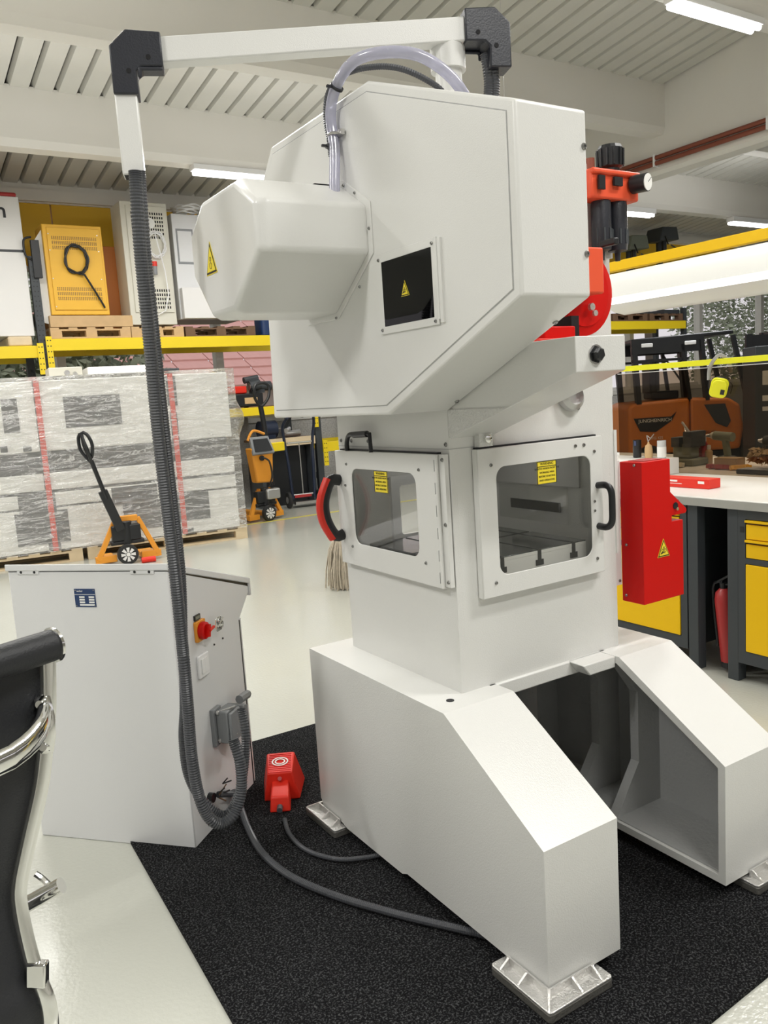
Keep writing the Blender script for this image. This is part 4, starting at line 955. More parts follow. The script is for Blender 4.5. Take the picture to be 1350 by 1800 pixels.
# ear defenders on the rail
em = thing('ear_defenders', 'yellow ear defenders with grey headband hanging on the yellow rail', 'ear defenders', (PX-.02, 2.78, 1.47))
def P4_(px, py, x=PX-.02): return on(px, py, 'X', x)
q = MB(); q.tube(spline([P4_(1246, 668), P4_(1247, 650), P4_(1254, 634), P4_(1266, 624, PX), P4_(1280, 634, PX+.03), P4_(1285, 655, PX+.03)], .01), .01, n=8, rf=lambda i: (.003, .011)); q.build('headband', 'brushed', em, world=True, smooth=True)
q = MB(); c = P4_(1264, 681, PX-.045); T = Matrix.Translation(c) @ Matrix.Rotation(R(28), 4, 'X') @ Matrix.Rotation(R(35), 4, 'Z') @ Matrix.Rotation(R(-90), 4, 'Y') @ Matrix.Rotation(R(10), 4, 'Z')
q.M = T; q.rrect(-.060, .060, -.050, .050, .030, 0, .020); q.rrect(-.052, .052, -.042, .042, .028, .020, .036); cup = q.build('ear_cup', 'neon_yellow', em, world=True, bevel=.004)
q = MB(T); q.rrect(-.060, .060, -.043, .043, .03, -.030, -.001); q.build('ear_cushion', 'black', em, world=True, bevel=.004)
q = MB(T); q.box(-.03, .0, -.035, -.012, .0362, .040); q.build('cup_clip', 'black', cup, world=True)
q = MB(); q.tube(spline([P4_(1246, 668), P4_(1246, 682), P4_(1255, 690, PX-.07)], .01), .003); q.tube(spline([P4_(1275, 668), P4_(1287, 676, PX+.01), P4_(1284, 692, PX+.01)], .01), .002); q.build('wire', 'black', em, world=True)

# bench-top objects
rb = thing('flat_box', 'flat red cardboard box lying on the worktop in front of the screen', 'box', (3.95, 2.88, .932))
q = MB(); q.box(3.83, 3.93, 2.795, 3.3, .933, .985); q.build('carton', 'bright_red', rb, world=True, bevel=.002)
T = face_negx(3.8297); 
q = MB(T); q.box(-3.06, -3.0, .964, .974, 0, .0005); q.build('print_block', 'paper', rb, world=True)
q = MB(T); q.box(-3.07, -2.97, .953, .956, 0, .0005); q.build('print_line', 'paper', rb, world=True)
q = MB(T); q.box(-2.865, -2.825, .960, .974, 0, .0005); q.build('print_block', 'paper', rb, world=True)
def can(name, label, px, py, r_, h, prof, m, x=4.3, cat='bottle', z=1.037):
    p = on(px, py, 'X', x); t = thing(name, label, cat, (p.x, p.y, z)); q = MB(); q.lathe([(a*r_, b_*h) for a, b_ in prof], n=20); q.build('body', m, t, smooth=True); return t
lg_ = thing('bench_ledge', 'low white ledge at the back corner of the workbench under the mug and cans', 'ledge', (4.25, 3.6, .932)); q = MB(); q.box(4.15, 4.40, 3.43, 3.93, .9325, 1.036); q.build('ledge', 'worktop', lg_, world=True, bevel=.004)
t = can('coffee_mug', 'black mug with a pale blue rim on the worktop, next to the oil can', 1120, 790, .027, .115, [(.9, 0), (1, .05), (1, 1), (.9, 1), (.88, .2)], 'black', cat='mug')
q = MB(); q.box(-.0285, -.024, -.014, .0, .08, .11); q.build('mug_print', 'blue_bin', t)
t = can('oil_can', 'brass pump oil can with a bent spout behind the red guard box', 1140, 785, .025, .090, [(.9, 0), (1, .1), (1, .65), (.8, .9), (.3, 1), (.2, 1.15)], 'wood', cat='oil can')
q = MB(); q.tube(spline([(0, 0, .10), (.0, .012, .145), (.0, -.01, .13)], .01), .003); q.bar((0, 0, .11), (0, -.045, .155), .005, .004); q.build('spout', 'steel', t)
t = can('jar', 'clear jar with a white label beside the oil can', 1163, 785, .028, .112, [(.9, 0), (1, .05), (1, 1), (.95, 1.02)], 'glass_jar', cat='jar')
q = MB(); q.lathe([(.0285, .008), (.0285, .075)], n=20); q.build('jar_label', 'paper', t, smooth=True)
# things behind the screen on the rear bench
def onb(px, py, x=5.0): return on(px, py, 'X', x)
def tool(name, label, cat, px, x=5.0, group=None):
    p = on(px, 800, 'X', x); return thing(name, label, cat, (p.x, p.y, .926), group=group)
for i, (px, h, m, lb_) in enumerate(((1231, .13, 'dark_red', 'left'), (1238, .185, 'dark_red', 'tall middle'), (1246, .12, 'wood', 'squat right'))):
    t = tool('spray_can', {'left': 'short red spray can behind the tinted screen, left of three', 'tall middle': 'tall red spray can with a pale cap, middle of three behind the screen', 'squat right': 'small tan bottle, right of three cans behind the screen'}[lb_], 'can', px)
    q = MB(); q.lathe([(.024, 0), (.026, .01), (.026, h*.75), (.012, h*.85), (.012, h)], n=16); q.build('body', m, t, smooth=True)
    q = MB(); q.lathe([(.014, h*.86), (.014, h+.012), (.008, h+.014)], n=12); q.build('cap', 'paper', t, smooth=True)
t = tool('cordless_drill', 'cordless drill standing behind the tinted screen, chuck pointing left', 'drill', 1268)
q = MB(); q.cyl((0, .05, .20), (0, -.09, .19), .032, n=16); q.bar((0, -.03, .19), (0, -.05, .06), .04, .03); q.build('housing', 'olive', t)
q = MB(); q.cyl((0, .05, .20), (0, .075, .20), .030, .022, n=16); q.build('collar', 'beige', t); q = MB(); q.cyl((0, .075, .20), (0, .12, .20), .018, .008, n=12); q.build('chuck', 'steel', t)
q = MB(); q.box(-.035, .035, -.10, .01, 0, .06); q.build('battery', 'anthracite', t, bevel=.006)
t = tool('cordless_drill', 'second cordless drill behind the screen at the right edge of the picture', 'drill', 1352)
q = MB(); q.cyl((0, .03, .17), (0, -.12, .17), .032, n=16); q.bar((0, -.06, .16), (0, -.08, .05), .04, .03); q.build('housing', 'anthracite', t)
q = MB(); q.cyl((0, .03, .17), (0, .075, .17), .022, .010, n=12); q.build('chuck', 'steel', t); q = MB(); q.box(-.035, .035, -.12, -.03, 0, .05); q.build('battery', 'black', t, bevel=.006)
t = tool('parts_vise', 'dark green bench vise with levers behind the tinted screen', 'vise', 1207, 4.9)
q = MB(); q.box(-.09, .09, -.12, .12, 0, .05); q.box(-.05, .05, -.07, .08, .05, .15); q.build('base', 'olive', t, bevel=.01)
q = MB(); q.box(-.08, .08, -.10, -.03, .13, .24); q.box(-.08, .08, .0, .07, .13, .2); q.build('jaw', 'anthracite', t, bevel=.005); q = MB(); q.bar((0, -.05, .2), (.02, .05, .30), .012, .012); q.bar((0, 0, .2), (.02, .03, .28), .01, .01); q.build('lever', 'steel', t)
t = tool('cardboard_box', 'small open cardboard box behind the tinted screen', 'box', 1280, 4.78); q = MB(); q.box(-.05, .05, -.09, .07, 0, .075); q.build('carton', 'cork', t)
for px, m, lb_ in ((1262, 'dark_red', 'red rag lying beside the small cardboard box'), (1312, 'machine_yellow', 'yellow plastic fitting among the scraps behind the screen'), (1185, 'beige', 'heap of pale shavings behind the screen near the red box')):
    t = tool('scrap' if m != 'dark_red' else 'rag', lb_, 'scrap', px, 4.75); q = MB(); random.seed(px)
    for k in range(7): c = Vector((random.uniform(-.03, .03), random.uniform(-.07, .07), .015)); a = random.uniform(0, 3); q.box(-.03, .03, -.012, .012, -.012, .015, Matrix.Translation(c) @ Matrix.Rotation(a, 4, 'Z') @ Matrix.Rotation(a*.2, 4, 'X'))
    q.build('scraps', m, t, kind='stuff')
t = tool('paper_bag', 'crumpled brown paper heap behind the screen at right', 'paper', 1338, 4.95); q = foliage(0, 0, .075, .07, .09, .05, 160, .03); q.build('crumple', 'cork', t, kind='stuff')
t = tool('tool_tray', 'black tray lying behind the screen at the lower right', 'tray', 1340, 4.62); q = MB(); q.box(-.06, .06, -.14, .14, 0, .03); q.build('tray', 'black', t, bevel=.005)
# ---- white hood over the bench
hd = thing('bench_hood', 'long white curved hood hanging over the workbench', 'lamp', (4.3, 2.4, 1.83))
pf_ = [(4.42, 2.262), (4.24, 2.225), (4.11, 2.155), (4.062, 2.062), (4.066, 2.02), (4.09, 2.005), (4.14, 1.978), (4.22, 1.965), (4.40, 1.98)]
def shell(x, y0, y1, m, nm, th=.008, lab=None):
    q = MB(); n_ = len(x); ins = [(a+.007, b_-.003) for a, b_ in x]; q.prism(x+ins[::-1], y0, y1, 'Y'); return q.build(nm, m, hd, world=True, smooth=True)
shell(pf_[:4], .6, 5.4, 'hood_white', 'upper_shell'); shell(pf_[4:], .6, 3.70, 'hood_white', 'lower_shell')
q = MB(); q.prism([(4.062, 2.060), (4.066, 2.021), (4.074, 2.021), (4.070, 2.060)], .6, 5.4, 'Y'); q.build('reflection_strip', 'added_glow', hd, world=True)  # bright band: a reflection on the hood, built as a glowing strip
q = MB(); q.prism(pf_[4:]+[(4.42, 2.03)], 3.70, 3.706, 'Y'); q.build('end_plate', 'hood_white', hd, world=True)
for y in (.9, 4.9): q = MB(); q.cyl((4.35, y, 2.23), (4.35, y, 5.2), .002, n=5); q.build('suspension_wire', 'steel', hd, world=True)
# ---- yellow jib rail
yr = thing('yellow_rail', 'yellow overhead crane rail crossing above the white hood', 'crane rail', (5.0, 3, 0))
q = MB(); q.box(4.99, 5.06, -.5, 5.3, 2.375, 2.445); q.build('rail', 'yellow', yr, world=True, bevel=.003)
q = MB(); q.box(5.06, 7.4, 2.55, 2.61, 2.40, 2.46); q.build('cross_rail', 'rack_yellow', yr, world=True, bevel=.003)
for y in (5.2, -.5): q = MB(); q.box(4.985, 5.065, y, y+.08, 0, 2.36); q.build('post', 'rack_yellow', yr, world=True, bevel=.003)
q = MB(); q.box(7.34, 7.42, 2.54, 2.62, 0, 2.40); q.build('post', 'rack_yellow', yr, world=True)
q = MB(); q.box(4.98, 4.99, 2.62, 2.68, 2.44, 3.0) ; q.build('hanger_plate', 'steel', yr, world=True) if 0 else q.b.free()

# ================================================================= forklift
fl_ = thing('forklift', 'orange and black forklift truck parked behind the tinted screen', 'forklift', (11.4, 8.9, 0), R(-32.5))
ROOTF = ROOT[fl_.name]
def fb(name, m, fn, par=fl_, **k):
    q = MB(); fn(q); return q.build(name, m, par, **k)
ck = fb('counterweight', 'truck_orange', lambda q: (q.prism([(-.98, .35), (-.98, 1.10), (-.9, 1.17), (.0, 1.20), (.0, .35)], -.55, .55, 'Y'), q.prism([(.0, .35), (.0, 1.20), (.62, 1.17), (.80, 1.05), (.86, .7), (.80, .35)], -.55, .55, 'Y')), bevel=.05, seg=3)
fb('grille', 'black', lambda q: q.prism([(-.90, .93), (-.30, .93), (-.22, 1.0), (-.30, .86), (-.55, .70), (-.80, .72)], -.562, -.553, 'Y'), ck)
fb('side_window', 'anthracite', lambda q: q.prism([(.22, 1.08), (.55, 1.08), (.64, .80), (.58, .70), (.40, .78)], -.562, -.553, 'Y'), ck)
fb('seam', 'black', lambda q: q.box(-.003, .003, -.556, -.55, .4, 1.19), ck)
T = ROOTF @ basis((0, -.563, 0), (1, 0, 0), (0, 0, 1))
text('lettering', 'JUNGHEINRICH', .075, T @ Matrix.Translation((-.56, .88, 0)), 'paper', ck, .001); text('lettering', 'DFG 425', .06, T @ Matrix.Translation((-.55, .60, 0)), 'paper', ck, .001)
text('lettering', 'DFG 425', .06, T @ Matrix.Translation((.30, .64, 0)), 'black', ck, .001); text('lettering', 'C1', .09, T @ Matrix.Translation((.95, .80, 0)), 'paper', ck, .001)
fb('chassis', 'black', lambda q: q.box(-.85, 1.45, -.50, .50, .12, .36), bevel=.03)
for sx_, r_ in ((-.65, .25), (1.15, .33)):
    for y in (-.56, .40):
        w_ = fb('wheel', 'rubber', lambda q: q.lathe([(r_*.5, 0), (r_*.95, 0), (r_, .03), (r_, .17), (r_*.95, .2), (r_*.5, .2)], (sx_, y, r_), (0, 1, 0), n=28), smooth=True)
        fb('rim', 'orange', lambda q: q.lathe([(r_*.5, 0), (r_*.45, .03), (r_*.2, .03)], (sx_, y-.002, r_), (0, 1, 0), n=20), w_)
for y in (-.50, .46):
    fb('cab_post', 'black', lambda q: (q.bar((-.80, y, 1.15), (-.86, y, 2.05), .10, .08, up=(1, 0, 0)), q.bar((.02, y, 1.15), (-.10, y, 2.05), .06, .05, up=(1, 0, 0)), q.bar((.28, y, 1.15), (.20, y, 2.10), .13, .06, up=(1, 0, 0)), q.bar((.95, y, 1.0), (.70, y, 2.14), .07, .06, up=(1, 0, 0)), q.box(-.9, .24, y-.03, y+.03, 1.93, 2.16), q.box(-.9, .0, y-.02, y+.02, 1.80, 1.84)), split=True)
fb('cab_roof', 'black', lambda q: (q.hull([(-.88, -.52, 2.10), (-.88, .5, 2.10), (.72, .5, 2.16), (.72, -.52, 2.16)], [(-.88, -.52, 2.17), (-.88, .5, 2.17), (.70, .5, 2.22), (.70, -.52, 2.22)])), bevel=.02)
for x in (-.66, .02): fb('work_lamp', 'white_plastic', lambda q: q.box(x-.09, x+.09, -.55, -.53, 2.03, 2.09), bevel=.01)
fb('driver_seat', 'black', lambda q: (q.box(-.5, -.05, -.22, .22, 1.2, 1.33), q.box(-.52, -.40, -.22, .22, 1.3, 1.85)), bevel=.03, split=True)
fb('mast', 'black', lambda q: (q.box(1.52, 1.62, -.40, -.30, .05, 2.18), q.box(1.52, 1.62, .30, .40, .05, 2.18), q.box(1.54, 1.60, -.4, .4, 2.10, 2.18), q.box(1.54, 1.60, -.4, .4, 1.1, 1.18), q.box(.95, 1.05, -.42, -.36, 1.60, 2.14), q.box(1.0, 1.36, -.40, -.38, 1.55, 2.12)), split=True)
fb('fork', 'black', lambda q: (q.box(1.62, 1.66, -.3, -.2, .04, .7), q.box(1.62, 2.6, -.3, -.2, .04, .08), q.box(1.62, 1.66, .2, .3, .04, .7), q.box(1.62, 2.6, .2, .3, .04, .08)), split=True)
fb('mast_sticker', 'paper', lambda q: q.box(1.30, 1.35, -.412, -.402, 1.78, 1.95))
fb('sticker', 'paper', lambda q: q.box(1.18, 1.30, -.51, -.503, 1.2, 1.42))
# blue bin and dark machinery between
bn = thing('blue_bin', 'tall blue plastic bin behind the screen at the right edge', 'bin', (6.9, 3.95, 0), R(-30)); q = MB(); q.lathe([(.26, 0), (.34, .9), (.34, 1.28), (.37, 1.28), (.37, 1.33), (.30, 1.33)], n=24); q.build('barrel', 'blue_bin', bn, smooth=True)
mcab = thing('machine_cabinet', 'dark machine cabinet with white stickers behind the screen', 'machine', (11.3, 7.2, 0), R(-40))
q = MB(); q.box(-.30, .30, -.3, .3, 0, 1.9); q.build('body', 'anthracite', mcab, bevel=.01)
for z, h in ((1.35, .20), (1.12, .08), (.98, .06)): q = MB(); q.box(-.2, .05, -.305, -.3, z, z+h); q.build('sticker', 'paper', mcab)

# ================================================================= pallet rack at the back, left
YR = 11.2
rk = thing('pallet_rack', 'yellow and dark grey pallet rack along the back windows, left of the press', 'rack', (3.6, YR+.5, 0))
def upright(x, y0, y1, zt, par, front=True):
    for y in (y0, y1-.08): MB().box(x, x+.10, y, y+.08, 0, zt).build('upright', 'anthracite', par, world=True)
    for k in range(int(zt/1.1)):
        q = MB(); z = .3+1.1*k; q.bar((x+.05, y0+.08, z), (x+.05, y1-.08, z+.8), .03, .03); q.build('brace', 'anthracite', par, world=True)
upright(2.03, YR, YR+1.1, 3.55, rk); upright(5.86, YR, YR+1.1, 2.3, rk); upright(-1.7, YR, YR+1.1, 3.4, rk); upright(6.9, YR, YR+1.1, 2.3, rk)
def rbeam(x0, x1, z, par, y=YR-.01, h=.15):
    MB().box(x0, x1, y-.02, y+.04, z-h, z).build('beam', 'rack_yellow', par, world=True, bevel=.004)
    MB().box(x0, x1, y+1.06, y+1.11, z-h, z).build('beam', 'rack_yellow', par, world=True)
for k in range(26):
    for dx in (.025, .065):
        q = MB(); q.cyl((2.03+dx+.008*(k % 2), YR-.0015, 1.98+.06*k), (2.03+dx+.008*(k % 2), YR+.0005, 1.98+.06*k), .0085, n=6); q.build('slot_hole', 'black', rk, world=True)
rbeam(2.13, 5.86, 2.53, rk); rbeam(-1.6, 2.03, 2.45, rk); rbeam(2.13, 5.86, 1.50, rk, h=.12)
rbeam(5.96, 6.9, .90, rk, h=.15)
for x, z in ((2.11, 2.53), (2.0, 2.45), (5.82, 1.50), (5.95, .9)):
    q = MB(); q.box(x, x+.075, YR-.05, YR-.03, z-.36, z+.03); cp_ = q.build('end_plate', 'rack_yellow', rk, world=True)
    for k in range(5):
        for dx in (.02, .055): q = MB(); q.cyl((x+dx, YR-.05, z-.02-.07*k), (x+dx, YR-.052, z-.02-.07*k), .008, n=8); q.build('bolt_hole', 'black', cp_, world=True)
for k in range(7): q = MB(); q.box(2.15+.53*k, 2.6+.53*k, YR-.0, YR+1.1, 1.50, 1.515); q.build('shelf_board', 'wood_dark', rk, world=True)
# pallets
PB = {}
def pallet(label, x, y, z, Lx=1.2, Ly=.8, rz=0, m='wood', group=None, name='pallet'):
    t = thing(name, label, 'pallet', (x, y, z), rz, group)
    def part(nm, X0, X1, Y0, Y1, Z0, Z1, mm=m):
        key = (nm, round(X1-X0, 3), round(Y1-Y0, 3), round(Z1-Z0, 3), mm)
        if key in PB: o = bpy.data.objects.new(nm, PB[key]); C.objects.link(o); o.parent = t
        else:
            q = MB(); q.box(0, X1-X0, 0, Y1-Y0, 0, Z1-Z0); o = q.build(nm, mm, t); PB[key] = o.data
        o.location = (X0, Y0, Z0)
    for k in range(3):
        yy = [0, Ly/2-.05, Ly-.1][k]; part('bottom_board', 0, Lx, yy, yy+.1, 0, .02)
        part('stringer_board', 0, Lx, yy, yy+.1, .098, .118)
        for xx in (0, Lx/2-.07, Lx-.14): part('block', xx, xx+.14, yy, yy+.1, .02, .098)
    n_ = max(5, int(Lx/.2))
    for k in range(n_): xx = k*(Lx-.11)/(n_-1); part('deck_board', xx, xx+.11, 0, Ly, .118, .140)
    return t
pallet('light wooden pallet under the yellow cabinet on the rack', 2.19, YR+.02, 2.535, 1.02, .8)
pallet('wooden pallet under the tall beige cabinet on the rack', 3.22, YR+.02, 2.535, .72, .8)
pallet('dark wooden pallet under the grey cabinet on the rack', 3.98, YR+.06, 2.535, 1.05, .8, m='wood_dark')
t = thing('wooden_beam', 'thick wooden bearer between the yellow cabinet and its pallet', 'wood', (2.2, YR, 2.68)); q = MB(); q.box(.0, 1.05, .02, .14, 0, .145); q.box(.0, 1.05, .6, .72, 0, .145); q.build('bearer', 'wood', t, bevel=.003, split=True)
t = thing('wooden_beam', 'short end-grain wooden bearer under the white cabinet at left', 'wood', (1.68, YR, 2.452)); q = MB(); q.box(0, .28, 0, .8, 0, .12); q.build('bearer', 'wood_light', t, bevel=.02)
# electrical cabinets
def cab(label, x0, x1, z0, z1, m, depth=.75, name='electrical_cabinet', y=YR+.03):
    t = thing(name, label, 'cabinet', ((x0+x1)/2, y, z0)); w_ = x1-x0; h = z1-z0
    q = MB(); q.box(-w_/2, w_/2, 0, depth, 0, h); q.build('body', m, t, bevel=.008)
    return t, w_, h
t, w_, h = cab('yellow electrical cabinet with louvres and a coiled black cable', 2.235, 2.965, 2.835, 3.955, 'machine_yellow', depth=.45)
q = MB(); q.box(-w_/2+.05, w_/2-.03, -.015, -.001, .06, h-.04); dr_ = q.build('front_panel', 'machine_yellow', t, bevel=.004)
def grille(x0, x1, z0, z1, rows, cols, par, m='dark_hole', y=-.0165):
    q = MB(); dx = (x1-x0)/cols; dz = (z1-z0)/rows
    for i in range(rows):
        for j in range(cols): q.box(x0+dx*(j+.2), x0+dx*(j+.75), y, y+.002, z0+dz*(i+.2), z0+dz*(i+.8))
    q.build('vent_slots', m, par, kind='stuff')
for z in (.93, .87, .81): grille(-.27, .29, z, z+.045, 3, 24, dr_, 'wood_dark')
for z in (.30, .24, .18): grille(-.27, .29, z, z+.045, 3, 24, dr_, 'wood_dark')
for x in (-.30, .30):
    for z in (.1, .45, .8, 1.0): q = MB(); q.cyl((x, -.016, z), (x, -.019, z), .007, n=8); q.build('screw', 'steel', dr_)
q = MB(); q.cyl((.02, -.015, .86), (.02, -.05, .87), .006, n=8); q.build('hook', 'steel', t)
ccb = thing('cable_coil', 'coiled black cable hanging on the yellow cabinet front', 'cable', (2.62, YR, 3.55))
pts = []
for k in range(0, 83): a = k*.19; r_ = .145+.012*math.sin(k*.7); pts.append((2.60+r_*math.sin(a)*.95, YR+.005-.0004*k-.01, 3.52+r_*1.2*math.cos(a)))
pts += [(2.68, YR-.035, 3.33), (2.78, YR-.02, 3.15), (2.87, YR-.01, 2.98), (2.90, YR+.0, 2.92)]
q = MB(); q.tube(pts, .013, n=8); q.build('cable', 'black', ccb, world=True, smooth=True)
t, w_, h = cab('orange cabinet standing behind and between the yellow and beige cabinets', 2.97, 3.5, 2.68, 3.80, 'dark_orange', y=YR+.5, depth=.5)
q = MB(); q.box(-w_/2+.02, w_/2-.02, -.012, 0, .1, h-.06); q.build('front_panel', 'dark_orange', t)
t, w_, h = cab('tall beige electrical cabinet with grilles and a coiled white cable', 3.235, 3.865, 2.70, 4.30, 'beige', depth=.45)
q = MB(); q.box(-w_/2+.07, w_/2-.03, -.015, -.001, .16, h-.05); dr_ = q.build('front_panel', 'beige', t, bevel=.004)
grille(-.19, .25, 1.12, 1.48, 7, 14, dr_); grille(-.19, .25, .20, .48, 5, 14, dr_)
q = MB(); q.cyl((.06, -.016, 1.33), (.06, -.02, 1.33), .07, n=20); q.build('sticker', 'paper', dr_)
t = thing('cable_coil', 'coiled white cable with a red plug hanging on the beige cabinet', 'cable', (3.66, YR, 3.7)); pts = []
for k in range(0, 120): a = k*.21; r_ = .12+.014*math.sin(k*.9); pts.append((3.66+r_*math.sin(a), YR+.0-.0004*k, 3.75+r_*1.35*math.cos(a)))
pts += [(3.74, YR-.04, 3.4), (3.76, YR-.03, 3.1), (3.70, YR-.02, 2.88), (3.60, YR-.01, 2.83)]
q = MB(); q.tube(pts, .008, n=6); q.build('cable', 'white_plastic', t, world=True, smooth=True); q = MB(); q.cyl((3.60, YR-.05, 3.46), (3.60, YR-.05, 3.52), .035, n=14); q.build('plug', 'bright_red', t, world=True); q = MB(); q.cyl((3.60, YR-.05, 3.35), (3.60, YR-.05, 3.46), .03, n=14); q.build('plug_body', 'grey_plastic', t, world=True)
t, w_, h = cab('grey machine cabinet half hidden by the pulley cover', 3.95, 4.92, 2.78, 4.20, 'cabinet_paint', y=YR+.12)
q = MB(); q.box(-w_/2+.02, w_/2, -.11, -.0, 0, .42); q.build('lower_front', 'steel_white', t, bevel=.01); q = MB(); q.box(-.44, -.20, -.008, 0, .75, 1.22); dr_ = q.build('side_hatch', 'grey_plastic', t); q = MB(); q.box(-.42, -.22, -.012, -.008, .78, 1.19); q.build('hatch_field', 'cabinet_paint', dr_)
q = MB(); q.box(-.12, w_/2-.02, -.06, -.001, .45, 1.38); q.build('front_panel', 'steel_white', t, bevel=.01)
q = MB(); q.cyl((-.05, -.13, .42), (.18, -.14, .30), .014, n=8); q.cyl((.02, -.13, .60), (.12, -.14, .42), .01, n=8); q.cyl((-.10, -.14, .36), (.02, -.14, .40), .018, n=8); q.build('valve_lever', 'steel', t, split=True)
q = MB()
for k in range(6): q.cyl((.36+.03*(k % 3), -.14, .08+.06*(k//3)), (.36+.03*(k % 3), -.20, .08+.06*(k//3)), .02, n=8)
q.build('fittings', 'steel', t, split=True)
t = thing('cable_coil', 'coil of white cable lying on top of the grey machine cabinet', 'cable', (4.3, YR+.4, 4.20)); pts = []
for k in range(0, 130): a = k*.24; r_ = .21+.03*math.sin(k*.5); pts.append((4.28+r_*math.sin(a), YR+.38+r_*math.cos(a), 4.225+.0010*k+.012*math.sin(k*1.3)))
q = MB(); q.tube(pts, .012, n=6); q.build('cable', 'white_plastic', t, world=True, smooth=True)
t, w_, h = cab('large white cabinet with black lettering at the left edge', .95, 2.005, 2.575, 4.26, 'steel_white')
q = MB(); q.box(-w_/2, w_/2, -.004, .0, 1.02, 1.05); q.build('joint', 'black', t); q = MB(); q.box(-w_/2-.01, w_/2-.02, -.005, .7, h, h+.05); q.build('red_cloth', 'dark_red', t, bevel=.02)
nx = on(12, 380, 'Y', YR+.025); text('lettering', 'n', .25, basis((nx.x, YR+.024, nx.z+.06), (1, 0, 0), (0, 0, 1)), 'black', t, .002, 'RIGHT', bold=.004)
t = thing('hose_reel', 'black cable reel with handle on the rack upright beside the yellow cabinet', 'tool', (2.1, YR-.02, 3.40)); q = MB(); q.tube(spline([(2.08, YR, 3.50), (2.0, YR-.01, 3.56), (2.0, YR-.01, 3.74), (2.09, YR, 3.78)], .02), .014); q.box(2.07, 2.17, YR-.04, YR+.02, 3.28, 3.74); q.build('reel', 'black', t, world=True, bevel=.02)
t = thing('paper_sheet', 'white plastic sheet tucked behind the rack upright', 'sheet', (2.2, YR+.05, 2.7)); q = MB(); q.hull([(2.12, YR+.10, 2.75), (2.24, YR+.10, 2.72), (2.24, YR+.11, 2.72), (2.12, YR+.11, 2.75)], [(2.10, YR+.10, 3.70), (2.24, YR+.10, 3.9), (2.24, YR+.11, 3.9), (2.10, YR+.11, 3.70)]); q.build('sheet', 'paper', t, world=True)
t = thing('blue_canister', 'blue canister on the rack beside the grey cabinet', 'canister', (5.30, YR+.3, 2.535)); q = MB(); q.rrect(-.12, .12, -.15, .15, .05, 0, .42); q.build('body', 'nameplate_blue', t, bevel=.02)
# lower shelf objects
t = thing('tool_crate', 'black plastic crate on the lower rack shelf beside the hood', 'crate', (4.75, YR+.2, 1.516)); q = MB(); q.box(-.30, .30, -.18, .2, 0, .19); q.build('body', 'black', t, bevel=.015); q = MB(); q.box(-.0, .2, -.19, -.178, .04, .13); q.build('label_window', 'wood', t)
t = thing('toolbox', 'red tool case lying on the black crate', 'case', (4.66, YR+.2, 1.708)); q = MB(); q.box(-.24, .16, -.14, .14, 0, .11); q.build('case', 'bright_red', t, bevel=.02)
t = thing('gear_motor', 'dark gear motors piled on the rack shelf next to the red case', 'motor', (5.06, YR+.2, 1.708)); q = MB(); q.cyl((-.16, -.05, .1), (.0, -.05, .13), .08, n=16); q.cyl((-.02, .05, .10), (.22, .05, .10), .07, n=16); q.box(-.1, .1, .0, .12, 0, .1); q.cyl((-.22, 0, .19), (.0, 0, .22), .05, n=12); q.build('motor', 'anthracite', t, split=True)
q = MB(); q.cyl((-.162, -.05, .1), (-.17, -.05, .1), .06, n=14); q.cyl((.0, -.05, .13), (.012, -.05, .13), .05, n=14); q.build('flange', 'steel', t, split=True)
t = thing('steel_box', 'olive steel box behind the wrapped stack, with a round hole', 'box', (4.0, YR+.2, 1.516)); q = MB(); q.box(-.18, .18, -.15, .15, 0, .42); q.build('body', 'olive', t, bevel=.005); q = MB(); q.cyl((.06, -.151, .3), (.06, -.156, .3), .035, n=14); q.build('hole', 'black', t)
for k, lb_ in enumerate(('left of the two yellow rack brackets leaning beside the wrapped stack', 'right of the two yellow rack brackets leaning beside the wrapped stack')):
    t = thing('rack_bracket', lb_, 'bracket', (4.1+.13*k, YR-.1, 1.2)); q = MB(); q.bar((4.05+.13*k, YR-.06, 1.25), (4.30+.13*k, YR-.08, 2.02-.04*k), .10, .03, up=(0, 1, 0)); q.build('bar', 'rack_yellow', t, world=True, bevel=.01)
# workbench in front of the rack, motor, hand truck
t = thing('side_table', 'low bench with a pale timber edge under the rack', 'table', (5.35, YR-.3, 0)); q = MB(); q.box(4.85, 5.78, YR-.12, YR-.06, .90, 1.02); q.build('top', 'wood_light', t, world=True); 
q = MB(); q.box(4.85, 5.78, YR-.06, YR+.42, .98, 1.015); q.build('bench_board', 'wood_dark', t, world=True)
for x in (4.87, 5.70): q = MB(); q.box(x, x+.06, YR-.1, YR+.3, 0, .90); q.build('leg', 'anthracite', t, world=True)
q = MB(); q.box(4.96, 5.68, YR+.05, YR+.6, .0, .88); q.build('darkness_block', 'black', t, world=True)  # black block put in for the darkness under the table
t = thing('electric_motor', 'dark blue electric motor on the low bench', 'motor', (5.12, YR+.12, 1.02)); q = MB(); q.cyl((-.14, 0, .14), (.12, 0, .14), .13, n=20); q.box(-.1, .08, -.1, .1, 0, .06); q.build('housing', 'navy', t, smooth=True); q = MB(); q.cyl((.12, 0, .14), (.16, 0, .14), .05, n=14); q.cyl((.16, 0, .14), (.22, 0, .14), .02, n=10); q.build('shaft_end', 'steel', t)
t = thing('tube_bundle', 'grey pipe pieces and black frame beside the blue motor', 'pipe', (5.47, YR+.12, 1.02)); q = MB(); q.cyl((-.12, 0, .05), (.2, .05, .05), .045, n=14); q.cyl((-.1, -.1, .10), (.05, .1, .12), .035, n=12); q.build('pipe', 'brushed', t, split=True); q = MB(); q.bar((-.1, 0, .1), (.05, 0, .34), .05, .05); q.bar((.05, 0, .34), (.25, 0, .30), .05, .05); q.build('frame', 'black', t, split=True)
